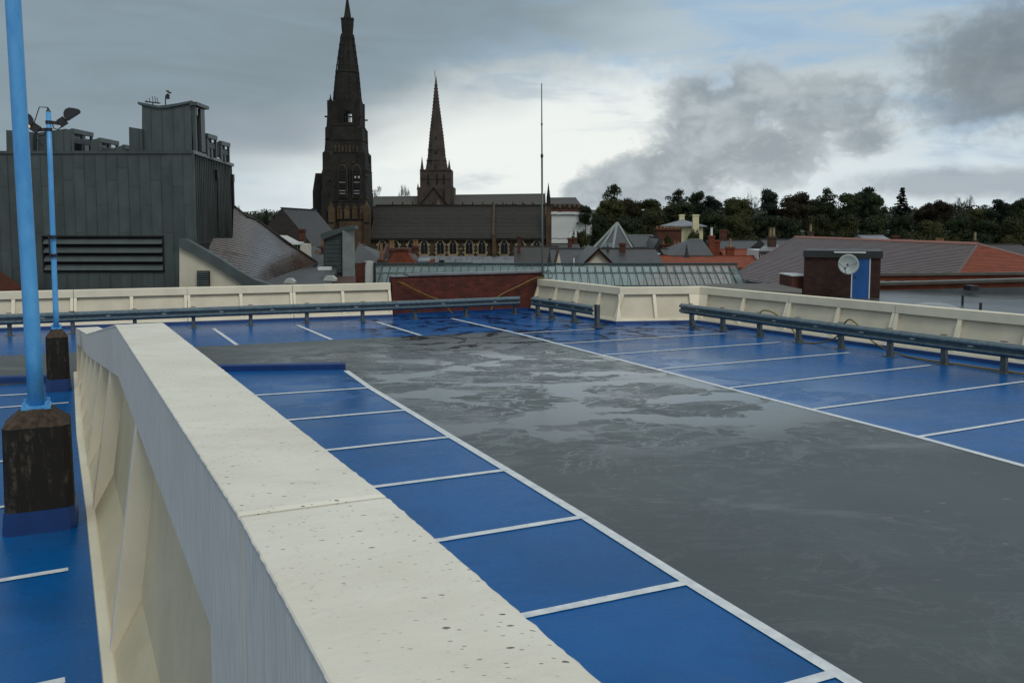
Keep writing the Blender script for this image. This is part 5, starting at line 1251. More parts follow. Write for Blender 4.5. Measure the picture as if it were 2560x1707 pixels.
    part('end_spirelet', MB().frust(X(1260.5, 440), D + 1.5, Z(474), Z(452), .42, .36, 6).frust(X(1260.5, 440), D + 1.5, Z(452), Z(419), .36, .02, 6), 'sooty_stone', t); part('end_finial', MB().frust(X(1254, 440), D + 4, Z(474), Z(436), .16, .02, 5), 'sooty_stone', t)
    for px in (926, 1001, 1068, 1175): part('downpipe', MB().box(X(px) - .09, X(px) + .09, D - .02, D + .16, Z(608), ze - .4), 'black_metal', t)
    # windows: buff surround with long and short quoins, dark glass, tracery
    for px in (876, 905.5, 944, 973, 1010.5, 1039.5, 1077, 1106.5, 1158, 1196, 1233):
        f = part('window_surround', lancet(X(px - 10.4), X(px + 10.4), Z(586), Z(549.5), D - .05, .3), 'buff_stone', t)
        for s in (-1, 1):
            for q in range(3):
                a = X(px + s * (9 if q % 2 else 10.2)); part('quoin', MB().box(a - .22, a + .22, D - .08, D + .1, Z(583 - q * 9), Z(578 - q * 9)), 'buff_stone', f)
        part('glass', lancet(X(px - 7.8), X(px + 7.8), Z(583), Z(553), D - .10, .048), 'window_glass', f)
        part('mullion', MB().box(X(px) - .07, X(px) + .07, D - .16, D - .102, Z(583), Z(564)), 'rubble_stone', f)
        part('tracery', MB().frust(X(px), D - .13, Z(563), Z(559), .05, .22, 4), 'lead', f)
        part('sill', MB().box(X(px - 11), X(px + 11), D - .3, D + .1, Z(587.5), Z(585)), 'buff_stone', f)
    for i in range(150):
        x = rnd.uniform(862, 1250); y = rnd.uniform(551, 586)
        if min(abs(x - p) for p in (876, 905.5, 944, 973, 1010.5, 1039.5, 1077, 1106.5, 1158, 1196, 1233)) < 13: continue
        w = rnd.uniform(3, 6); part('ashlar', MB().box(X(x), X(x + w), D + .12, D + .4, Z(y + 2.6), Z(y)), rnd.choice(['tan_stone', 'rubble_stone', 'far_brick_brown', 'buff_stone']), t)
    # lean-to lead roof in front
    a, b = X(960, 600), X(1186, 600); z1 = Z(588); z0 = VZ(625, D - 8, 1100)
    part('aisle_roof', MB().prism([(a, D - .3, z1), (a, D - 8, z0), (a, D - 8, z0 - .3), (a, D - .3, z0 - .3)], (b - a, 0, 0)), 'lead', t)
    part('aisle_wall', MB().box(a + .2, b - .2, D - 7.8, D - .2, GZ, z0 - .31), 'rubble_stone', t)
    for i in range(1, 9):
        x = lerp(a, b, i / 9); part('roof_roll', MB().beam((x, D - .35, z1 + .06), (x, D - 8, z0 + .06), .12, .1), 'lead', t)
church()
# ------------------------------------------------------------------ distant cathedral
def cathedral():
    D = 400.0; k = D / 2058; X = lambda px, py=400: V(px, py, D).x; Z = lambda py: VZ(py, D)
    t = thing('cathedral', 'distant brown stone cathedral with slender central spire and long grey roof behind the church', 'cathedral', (X(1000), D, GZ))
    cx = X(999.5); cy = D + 8
    R2 = 1.06
    prof = [(389, 26), (358, 20.6), (305, 15.8), (242, 8.2), (169, .8)]
    for (y0, w0), (y1, w1) in zip(prof, prof[1:]):
        part('spire', MB().frust(X(lerp(1000, 997.5, (389 - y0) / 220), y0), cy, Z(y0), Z(y1), w0 * k * R2, w1 * k * R2, 8), 'cath_stone', t)
    part('weather_vane', MB().tube([(X(997), cy, Z(170)), (X(997), cy, Z(156))], .12, 4), 'black_metal', t)
    for i in range(26):
        f = i / 25; y = lerp(385, 190, f); w = next(lerp(w0, w1, (y0 - y) / (y0 - y1)) for (y0, w0), (y1, w1) in zip(prof, prof[1:]) if y1 <= y <= y0)
        xc = lerp(1000, 997.5, (389 - y) / 220)
        for s in (-1, 1): part('crocket', MB().frust(X(xc + s * w, y), cy, Z(y + 1.3), Z(y - 1.3), .36, .22, 4), 'cath_stone', t)
    for y in (366, 342, 316): 
        part('spire_band', MB().frust(X(999, y), cy, Z(y + 1), Z(y - .6), (26 - (389 - y) * .135) * k * 1.09, (26 - (389 - y) * .135) * k * 1.09, 8), 'cath_stone', t)
    for y, h in ((388, 16), (350, 12), (318, 10)):
        w = 3.2; o = part('lucarne', MB().prism([(X(999 - w, y), cy - (26 - (389 - y) * .13) * k * 1.02, Z(y)), (X(999 + w, y), cy - (26 - (389 - y) * .13) * k * 1.02, Z(y)), (X(999 + w, y), cy - (26 - (389 - y) * .13) * k * 1.02, Z(y - h * .6)), (X(999, y), cy - (26 - (389 - y) * .13) * k * 1.02, Z(y - h)), (X(999 - w, y), cy - (26 - (389 - y) * .13) * k * 1.02, Z(y - h * .6))], (0, 3, 0)), 'cath_stone', t)
        part('opening', MB().box(X(997.7, y), X(1000.3, y), cy - (26 - (389 - y) * .13) * k * 1.02 - .1, cy - (26 - (389 - y) * .13) * k * 1.02, Z(y - 1), Z(y - h * .6)), 'dark_gap', o)
    part('tower', MB().box(X(964), X(1036), cy - 7, cy + 7, Z(430), Z(389)), 'cath_stone', t)
    part('tower', MB().box(X(958), X(1041.5), cy - 8, cy + 8, GZ, Z(430)), 'cath_stone', t)
    for a, yt in ((968.3, 359), (1031, 366)):
        part('pinnacle', MB().frust(X(a), cy - 5.5, Z(430), Z(391), 4.6 * k * 1.1, 4.6 * k * 1.1, 8).frust(X(a), cy - 5.5, Z(391), Z(yt), 4.4 * k, .05, 8), 'cath_stone', t)
    for a, yt in ((959.3, 421), (1039.5, 423)): part('pinnacle', MB().frust(X(a), cy - 7, Z(436), Z(yt), .7, .05, 6), 'cath_stone', t)
    for a in (983, 1003, 1019): part('tower_window', lancet(X(a - 2.6), X(a + 2.6), Z(424), Z(400), cy - 7.1, .1), 'dark_gap', t)
    for y in (391, 410, 431): part('string_course', MB().box(X(963), X(1037), cy - 7.3, cy - 7, Z(y + 1), Z(y)), 'cath_stone', t)
    for a, b, yt in ((985, 1012, 430),): part('gable', MB().prism([(X(962), cy - 9, Z(474)), (X(1030), cy - 9, Z(474)), (X(996), cy - 9, Z(432))], (0, 1.5, 0)), 'cath_stone', t)
    part('gable_coping', MB().beam((X(962), cy - 9.2, Z(474)), (X(996), cy - 9.2, Z(431)), .6, .5).beam((X(1030), cy - 9.2, Z(474)), (X(996), cy - 9.2, Z(431)), .6, .5), 'sooty_stone', t)
    part('stair_turret', MB().box(X(1022), X(1034), cy - 9.5, cy - 7, GZ, Z(432)), 'cath_stone', t)
    for a in (949, 1007): part('gablet', MB().prism([(X(a - 9), cy - 10, Z(476)), (X(a + 9), cy - 10, Z(476)), (X(a + 9), cy - 10, Z(471)), (X(a + 4), cy - 10, Z(469)), (X(a), cy - 10, Z(458)), (X(a - 4), cy - 10, Z(469)), (X(a - 9), cy - 10, Z(471))], (0, 1, 0)), 'cath_tan', t)
    def roof(name, x0, x1, yr0, yr1, ye, hip=0):
        a, b = X(x0, ye), X(x1, ye); z0, z1, ze = Z(yr0), Z(yr1), Z(ye)
        part(name, MB().add([(a, D, ze), (b + hip * k, D, ze), (b + hip * k, D + 16, ze), (a, D + 16, ze), (a, cy, z0), (b, cy, z1)], [(0, 1, 5, 4), (2, 3, 4, 5), (0, 4, 3), (1, 2, 5), (3, 2, 1, 0)]), 'cath_lead', t)
        part('ridge', MB().beam((a, cy, z0 + .1), (b, cy, z1 + .1), .5, .3), 'zinc_pale', t)
    roof('nave_roof', 852, 960, 451.5, 450.5, 474); roof('choir_roof', 1034, 1254, 447.5, 444.5, 474); roof('chapel_roof', 1262, 1326, 454, 453.5, 469, 8)
    part('nave_wall', MB().box(X(852), X(1256), D + .5, D + 15.5, GZ, Z(474.2)), 'cath_stone', t)
    part('chapel_wall', MB().box(X(1256), X(1338), D + .5, D + 15.5, GZ, Z(469.4)), 'cath_stone', t)
    part('parapet', MB().box(X(1120), X(1256), D - .6, D, Z(480), Z(473)), 'cath_stone', t)
    for px in range(1140, 1256, 7): part('merlon', MB().box(X(px), X(px + 3.6), D - .6, D - .1, Z(473), Z(470.2 if px % 3 else 468)), 'sooty_stone', t)
    for px in range(1272, 1338, 11): part('merlon', MB().box(X(px), X(px + 7), D - .6, D + .4, Z(473), Z(470)), 'cath_tan', t); part('parapet_panel', MB().box(X(px), X(px + 6), D - .62, D + .4, Z(477), Z(474.5)), 'cath_tan' if px % 2 else 'cath_stone', t)
    part('red_band', MB().box(X(1256), X(1344), D - .8, D + .4, Z(487), Z(481)), 'far_brick', t)
cathedral()
def sheeting():
    D = 300; X = lambda px: V(px, 520, D).x
    t = thing('scaffold_sheeting', 'white sheeted scaffold in two tiers beside the end of the church', 'scaffold', (X(1300), D, GZ))
    def sheet(x0, x1, yt, yb, dz, name):
        n, m = 24, 10; vs = []; fs = []
        for j in range(m + 1):
            for i in range(n + 1):
                px = lerp(x0, x1, i / n); py = lerp(yb, yt, j / m) + (noise.noise(Vector((px * .1, 3, 0))) * 1.2 if j == m or j == 0 else 0); p = V(px, py, D - dz); p.y += .05 * noise.noise(Vector((px * .12, py * .05, dz))); vs.append(p)
        for j in range(m):
            for i in range(n): q = j * (n + 1) + i; fs.append((q, q + 1, q + n + 2, q + n + 1))
        b = len(vs); vs += [v + Vector((0, 6, 0)) for v in vs]; fs += [tuple(b + i for i in f[::-1]) for f in fs]
        fs.append((m * (n + 1), m * (n + 1) + n, b + m * (n + 1) + n, b + m * (n + 1)))
        part(name, MB().add(vs, fs), 'white_sheet', t, smooth=False)
    sheet(1262, 1360, 493, 547, 0, 'sheet'); sheet(1262, 1350, 486.5, 492.5, .6, 'sheet'); sheet(1262, 1345, 549, 580, .4, 'sheet')
    part('tie', MB().frust(X(1326), D - .5, VZ(514, D), VZ(511, D), .3, .3, 6).frust(X(1318), D - .5, VZ(525, D), VZ(523.6, D), .15, .15, 6), 'black_metal', t)
sheeting()
# ------------------------------------------------------------------ houses
H = house
H('low dark slate roofed house beside the grey shaft in front of the church tower', 812, 876, 601, 559, 85, 10, 'far_brick_brown', 'slate', hr=3.2, ridge='zinc_pale', chim=((900, 571, 10, 84, 'far_brick', 2),))
def stack_building():
    D = 76; t = thing('brick_stack', 'broad orange brown chimney stack widening towards its foot in front of the church windows', 'chimney', (V(922, 600, D).x, D, GZ))
    part('stack', MB().prism([V(880, 640, D), V(882, 613, D), V(905, 581, D), V(907, 573, D), V(936, 573, D), V(938, 583, D), V(960, 611, D), V(962, 640, D)], (0, 2.2, 0)), 'orange_brick', t)
    part('cap', MB().prism([V(903, 576, D - .1), V(904, 571, D - .1), V(938, 571, D - .1), V(939, 576, D - .1)], (0, 2.4, 0)), 'far_brick', t)
    part('skirt', MB().prism([V(866, 640, D + 1), V(878, 611, D + 1), V(900, 586, D + 1), V(944, 586, D + 1), V(968, 613, D + 1), V(970, 640, D + 1)], (0, 3, 0)), 'slate_brown', t)
    t = thing('chimney_stack', 'tall narrow brick chimney with tapered pots left of the broad stack', 'chimney', (V(875, 600, D + 4).x, D + 4, GZ))
    chimney(t, V(876, 600, D + 4).x, D + 4, GZ, VZ(596, D + 4), .55, .8, 'far_brick', 1, 'terracotta', 1.4)
    t = thing('chimney_stack', 'brown brick chimney between the broad stack and the church wall', 'chimney', (V(955, 600, D + 9).x, D + 9, GZ))
    chimney(t, V(955, 600, D + 9).x, D + 9, GZ, VZ(565, D + 9), .5, .8, 'far_brick', 2, 'terracotta', .5)
    t = thing('dormer_house', 'small red brick building with pale rooflight beside the broad stack', 'house', (V(975, 605, D).x, D, GZ))
    part('wall', MB().box(V(960, 605, D).x, V(990, 605, D).x, D + .5, D + 4, GZ, VZ(598, D)), 'orange_brick', t)
    part('rooflight', MB().prism([V(960, 599, D), V(987, 598.5, D), V(989, 592, D + 1.5), V(962, 593, D + 1.5)], (0, 0, -.15)), 'lead', t)
    t = thing('roof_plant', 'row of dark plant boxes and small fans on the low roof below the church windows', 'roof plant', (V(1045, 605, 80).x, 80, GZ))
    part('deck', MB().box(V(985, 612, 80).x, V(1100, 612, 80).x, 80, 86, GZ, VZ(610, 80)), 'flat_felt', t)
    part('cabinet', MB().box(V(1008, 605, 80).x, V(1019, 605, 80).x, 80, 81, VZ(612, 80), VZ(598, 80)), 'dark_gap', t)
    for px in (995, 1027, 1036, 1047, 1056, 1067, 1076, 1084): part('fan', MB().frust(V(px, 606, 80).x, 81, VZ(612, 80), VZ(606.2, 80), .14, .12, 8), 'zinc_pale' if px % 3 else 'black_metal', t)
    part('handrail', MB().beam(V(992, 603.5, 80), V(1086, 603.5, 80), .06, .06), 'black_metal', t)
    part('vent_pipe', MB().frust(V(1046, 600, 82).x, 82, VZ(610, 82), VZ(594, 82), .1, .1, 8), 'zinc_pale', t)
stack_building()
H('dark brown roofed house directly behind the tall mast', 1188, 1283, 606, 566, 92, 12, 'far_brick_brown', 'slate_brown', chim=((1192, 541, 7, 96, 'far_brick', 0),))
H('long low dark roof left of the pyramid skylight', 1275, 1330, 575, 560, 112, 9, 'far_brick', 'slate_brown', chim=((1309, 546, 9, 108, 'far_brick', 1, 'white_trim'),))
H('house with narrow white gable wedge facing the car park', 1275, 1371, 609, 571, 82, 10, 'white_render', 'slate', chim=())
def white_gables():
    D = 74
    t = thing('white_gable_house', 'house end with white triangular gable edged in red bargeboards', 'house', (V(1374, 600, D).x, D, GZ), 'town houses between the church and the trees')
    part('wall', MB().prism([V(1338, 609, D), V(1409, 609, D), V(1374, 577, D)], (0, 9, 0)).box(V(1338, 609, D).x, V(1409, 609, D).x, D, D + 9, GZ, VZ(609, D) - .003), 'white_render', t)
    for a, b in (((1330, 614), (1374.5, 571)), ((1374.5, 571), (1418, 614))):
        p, q = V(*a, D - .3), V(*b, D - .3); part('bargeboard', MB().prism([p, q, q + Vector((0, 0, -.28)), p + Vector((0, 0, -.28))], (0, .25, 0)), 'clay_dark', t)
        part('roof', MB().prism([p + Vector((0, 0, .02)), q + Vector((0, 0, .02)), q + Vector((0, 0, -.14)), p + Vector((0, 0, -.14))], (0, 10, 0)), 'slate', t)
    t = thing('white_gable_house', 'house end showing only a thin pointed strip of white gable', 'house', (V(1282, 600, 76).x, 76, GZ), 'town houses between the church and the trees')
    D = 76; part('wall', MB().prism([V(1275, 613, D), V(1291, 613, D), V(1283.5, 580, D)], (0, 3, 0)).box(V(1275, 613, D).x, V(1291, 613, D).x, D, D + 3, GZ, VZ(613, D) - .003), 'white_render', t)
    part('bargeboard', MB().prism([V(1273.5, 613, D - .1), V(1275.5, 613, D - .1), V(1284, 578, D - .1), V(1283, 574, D - .1)], (0, 3, 0)), 'clay_dark', t)
    p = V(1318, 600, 72); t = thing('roof_pipe', 'small white vent pipe on the slate roof between the two white gables', 'vent pipe', (p.x, p.y, p.z)); part('pipe', MB().frust(p.x, p.y, p.z - .4, p.z + .25, .06, .06, 8), 'white_trim', t)
white_gables()
H('wide dark slate roof to the right of the white gable with small chimney', 1376, 1516, 604, 571, 84, 10, 'far_brick_brown', 'slate', chim=((1430, 558, 12, 88, 'far_brick', 0),), ridge='slate_brown')
def pyramid():
    D = 110; ap = V(1417.5, 511, D + 6); t = thing('pyramid_roof', 'steep slate pyramid roof with pale ribs and a small glazed panel at its foot', 'pyramid roof', (ap.x, D + 6, GZ))
    base = [V(1363, 574, D), V(1407, 576, D - 3), V(1452, 560, D + 2), V(1456, 551, D + 9)]
    base = [Vector((p.x, p.y, VZ(572, D))) for p in base]; bk = [Vector((base[0].x + 1, D + 12, base[0].z)), Vector((base[3].x, D + 13, base[0].z))]
    ring = base + [bk[1], bk[0]]; n = len(ring)
    part('roof', MB().add(ring + [ap], [(i, (i + 1) % n, n) for i in range(n)] + [tuple(range(n))[::-1]]), 'slate', t)
    part('tower', MB().prism([r + Vector((0, 0, -.003)) for r in ring], (0, 0, GZ - base[0].z)), 'far_brick_brown', t)
    for b in (base[0], base[1], base[0].lerp(base[1], .38), base[2], base[3]): part('rib', MB().beam(b.lerp(ap, .02) + Vector((0, -.12, .05)), ap + Vector((0, -.08, 0)), .28, .12), 'zinc_pale', t)
    m0, m1 = base[0].lerp(base[1], .42), base[0].lerp(base[1], .93)
    f = part('glazing', MB().prism([m0 + Vector((0, -.14, .3)), m1 + Vector((0, -.14, .3)), m1.lerp(ap, .23) + Vector((0, -.12, 0)), m0.lerp(ap, .23) + Vector((0, -.12, 0))], (0, .06, 0)), 'lead', t)
    for i in range(6):
        a = m0.lerp(m1, i / 5); part('glazing_bar', MB().beam(a + Vector((0, -.2, .3)), a.lerp(ap, .23) + Vector((0, -.18, 0)), .09, .07), 'truss_green', f)
pyramid()
H('grey slate roof with pale ridge behind the pyramid, red gable at its right', 1443, 1510, 566, 540, 124, 12, 'far_brick', 'slate', ridge='zinc_pale')
H('red gabled house end beside the ivy covered chimney block', 1497, 1530, 575, 546, 118, 8, 'far_brick', 'slate', kind='y')
def ivy_block():
    D = 120; t = thing('chimney_block', 'big red brick chimney block with rows of buff pots, partly overgrown', 'chimney', (V(1537, 560, D).x, D, GZ))
    part('stack', MB().box(V(1510, 560, D).x, V(1565, 560, D).x, D, D + 3, GZ, VZ(528, D)).box(V(1508, 530, D).x, V(1566, 530, D).x, D - .15, D + 3.1, VZ(529, D), VZ(525, D)), 'far_brick', t)
    for px in (1512, 1520, 1528, 1536, 1545, 1553, 1561): part('pot', MB().frust(V(px, 525, D).x, D + 1, VZ(525, D), VZ(519, D), .17, .13, 8), 'terracotta', t)
    part('lower_stack', MB().box(V(1512, 580, D).x, V(1560, 580, D).x, D - 3, D - 1, GZ, VZ(562, D)).box(V(1510, 560, D).x, V(1562, 560, D).x, D - 3.1, D - .9, VZ(563, D), VZ(560, D)), 'far_brick', t)
    for px in (1518, 1526, 1543, 1551): part('pot', MB().frust(V(px, 560, D).x, D - 2, VZ(560, D), VZ(553, D), .2, .16, 8), 'terracotta', t)
ivy_block()
H('cream rendered house with hipped grey roof and two square cream chimneys among trees', 1549, 1615, 518, 505, 160, 12, 'white_house', 'lead', hl=3, hr=3, oh=.6, chim=((1566, 493, 11, 168, 'white_house', 0), (1598, 493, 13.5, 158, 'white_house', 0)), wins=())
H('slate roofed house with a steep valley in front of the cream house', 1550, 1632, 586, 550, 100, 12, 'far_brick', 'slate', hl=3.0, ridge='zinc_pale')
def chimneys():
    for label, px, yt, w, D, m, n, pm in (('twin orange brick chimney with one white cowl in the middle of the roofs', 1634, 541, 13, 110, 'orange_brick', 1, 'white_trim'), ('squat orange brick chimney joined to the right of the white cowl chimney', 1646, 552, 13, 110.9, 'orange_brick', 0, 'terracotta'), ('orange brick chimney with a single buff pot above the orange roof', 1677, 567, 17, 106, 'orange_brick', 1, 'buff_stone'),
                                          ('dark red chimney standing against the trees', 1661, 528, 15, 130, 'far_brick', 0, 'terracotta'), ('dark brick chimney with two tall yellow pots left of the big tiled roof', 1773, 543, 17, 100, 'far_brick_brown', 2, 'buff_stone'),
                                          ('dark chimney with one square buff pot behind the big tiled roof', 1862, 531, 12, 125, 'far_brick_brown', 1, 'buff_stone'), ('brown chimney at the gable of the grey roof behind the big roof', 2057, 541, 14, 118, 'far_brick', 0, 'terracotta'),
                                          ('low dark chimney with a row of small pots near the hip of the big roof', 2158, 557, 20, 110, 'far_brick_brown', 4, 'terracotta'), ('thin chimney with single yellow pot at the far right', 2239, 551, 7, 115, 'far_brick_brown', 1, 'buff_stone'),
                                          ('reddish chimney left of the white sheeted scaffold foot', 1322, 545, 8, 120, 'far_brick', 1, 'white_trim')):
        b = V(px, yt, D); t = thing('chimney_stack', label, 'chimney', (b.x, D, GZ), 'chimney stacks among the roofs')
        chimney(t, b.x, D, GZ, b.z, w * D / 2058, max(.7, w * D / 2058 * .6), m, n, pm, .9 if n and n < 3 else .5)
chimneys()
H('long dark slate roof behind the twin chimney', 1650, 1760, 580, 552, 114, 12, 'far_brick_brown', 'slate', ridge='slate_brown')
H('short dark slate roof in front of the slate valley house', 1535, 1625, 590, 572, 104, 8, 'far_brick_brown', 'slate')
def finials():
    for label, px, y0, D in (('pointed black finial left of the twin chimney', 1577, 561, 96), ('small black roof finial in front of the pyramid skylight', 1396, 560, 88)):
        b = V(px, y0 + 18, D); t = thing('roof_finial', label, 'finial', (b.x, b.y, b.z)); part('spike', MB().frust(b.x, b.y, b.z - .6, b.z, .35, .16, 6).frust(b.x, b.y, b.z, VZ(y0, D), .16, .03, 6), 'black_metal', t)
finials()
H('long orange tiled roof with pale left end just above the glass roof', 1494, 1790, 612, 588, 96, 8, 'orange_brick', 'clay_orange', ridge='clay_orange')
H('second short orange tiled roof left of the half timbered gable', 1672, 1742, 591, 573, 108, 7, 'orange_brick', 'clay_orange')
def pale_roofs():
    D = 94; t = thing('lead_roof', 'two pale grey stepped lead roof slopes at the left end of the long orange roof', 'roof', (V(1470, 600, D).x, D, GZ))
    part('lower_slope', MB().prism([V(1447, 611, D), V(1492, 611, D), V(1511, 592, D + 4), V(1484, 589, D + 4)], (0, 0, -.2)), 'lead', t)
    part('upper_slope', MB().prism([V(1484, 586, D + 5), V(1508, 590, D + 5), V(1516, 583, D + 7), V(1492, 580, D + 7)], (0, 0, -.2)), 'lead', t)
    part('ridge_cap', MB().beam(V(1471, 588, D + 4), V(1506, 592, D + 4), .16, .16).beam(V(1488, 580, D + 7), V(1516, 583, D + 7), .14, .14), 'white_trim', t)
    part('wall', MB().prism([V(1448, 612, D + .3), V(1491, 612, D + .3), V(1491, 612, D + 3.5), V(1448, 612, D + 3.5)], (0, 0, -9)), 'far_brick', t)
pale_roofs()
def timber_gable():
    D = 98; t = thing('half_timbered_house', 'small half timbered black and white house front with grey roof beside the big tiled roof', 'house', (V(1757, 580, D).x, D, GZ))
    part('wall', MB().box(V(1743, 580, D).x, V(1785, 580, D).x, D, D + 5, GZ, VZ(575, D)), 'white_trim', t)
    for px in range(1744, 1784, 5): part('timber', MB().box(V(px, 578, D).x, V(px + 2.2, 578, D).x, D - .06, D - .001, VZ(600, D), VZ(575, D)), 'black_metal', t)
    part('beam', MB().box(V(1742, 578, D).x, V(1786, 578, D).x, D - .12, D - .062, VZ(577, D), VZ(574.5, D)), 'white_trim', t)
    part('roof', MB().prism([V(1741, 575.5, D - .3), V(1788, 575.5, D - .3), V(1788, 562, D + 3), V(1757, 562, D + 3)], (0, 0, -.15)), 'lead', t)
timber_gable()
H('grey roofed house just showing above the ridge of the big tiled roof', 2003, 2052, 556, 541, 115, 8, 'far_brick', 'lead')
H('dark red low roof at the foot of the far hedge above the big roof', 2064, 2120, 560, 550, 120, 8, 'far_brick', 'clay_dark')
H('flat black roofed building at the far right behind the orange hip', 2296, 2440, 612, 561, 86, 16, 'far_brick_brown', 'slate_brown')
H('slate roof behind the left end of the big tiled roof', 1776, 1850, 575, 550, 104, 9, 'far_brick_brown', 'slate')
# houses between the metal building and the church
H('steep dark gabled roof with a finial left of the church tower', 560, 742, 590, 478, 96, 16, 'far_brick_brown', 'slate_brown', kind='y', hl=0)
H('slate roof with white dormer end descending beside the brown sweeping roof', 640, 752, 612, 556, 84, 12, 'far_brick_brown', 'slate', hr=4, chim=((694, 526, 12, 92, 'far_brick', 0),))
H('row house with cream walls and small roof under the church turret', 716, 772, 592, 568, 92, 8, 'white_render', 'slate_brown', chim=((729, 592, 6, 88, 'far_brick', 1), (741, 566, 5, 90, 'far_brick', 1)))
def bay():
    D = 80; t = thing('dormer_window', 'flat topped dormer with white bubbled trim and dark panes at the edge of the brown roof', 'dormer', (V(680, 560, D).x, D, VZ(600, D)))
    part('roof', MB().prism([V(630, 540, D + 6), V(660, 541, D + 6), V(690, 557, D), V(665, 557, D)], (0, 0, -.25)), 'sheet_grey', t)
    part('trim', MB().box(V(666, 557, D).x, V(692, 557, D).x, D - .1, D + 1, VZ(562, D), VZ(556, D)), 'white_trim', t)
    part('wall', MB().box(V(668, 575, D).x, V(692, 575, D).x, D, D + 4, VZ(600, D), VZ(562, D)), 'white_render', t)
    for px in (671, 677.5, 684): part('pane', MB().box(V(px, 575, D).x, V(px + 5.4, 575, D).x, D - .04, D - .001, VZ(578, D), VZ(563, D)), 'window_glass', t)
bay()
# ------------------------------------------------------------------ trees
def blob_points(rnd, lobes, n):
    pts = []
    tot = sum(l[3] ** 2 for l in lobes)
    for lx, ly, lz, r, rz in lobes:
        for _ in range(int(n * r * r / tot)):
            u = Vector((rnd.gauss(0, 1), rnd.gauss(0, 1), rnd.gauss(0, 1))).normalized()
            if u.z < -.5: u.z *= -.5
            rr = r * rnd.uniform(.72, 1.08); rr *= 1 + .22 * noise.noise(u * 2.3 + Vector((lx, ly, lz)))
            pts.append((Vector((lx + u.x * rr, ly + u.y * rr, lz + u.z * rr * rz)), u))
    return pts
def leaves(mb, pts, rnd, size):
    vs, fs = mb.v, mb.f
    for p, u in pts:
        a = Vector((rnd.uniform(-1, 1), rnd.uniform(-1, 1), rnd.uniform(-1, 1))); n = (u + a * .9).normalized(); t1 = n.orthogonal().normalized(); t1 = Matrix.Rotation(rnd.uniform(0, 6.28), 3, n) @ t1; t2 = n.cross(t1)
        s = size * rnd.uniform(.6, 1.35); b = len(vs)
        vs += [p + t1 * s, p + t2 * s * .7, p - t1 * s * .9 + n * s * .3, p - t2 * s * .75]; fs.append((b, b + 1, b + 2, b + 3))
def core(mb, lobes):
    for lx, ly, lz, r, rz in lobes:
        n, m = 8, 5; vs = []; fs = []
        for j in range(m + 1):
            el = -math.pi / 2 + math.pi * j / m
            for i in range(n):
                a = 2 * math.pi * i / n; rr = r * .60 * (1 + .2 * noise.noise(Vector((lx + i, ly + j, lz))))
                vs.append((lx + rr * math.cos(el) * math.cos(a), ly + rr * math.cos(el) * math.sin(a), lz + rr * math.sin(el) * rz))
        for j in range(m):
            for i in range(n): fs.append((j * n + i, j * n + (i + 1) % n, (j + 1) * n + (i + 1) % n, (j + 1) * n + i))
        mb.add(vs, fs)
TREEMESH = {}
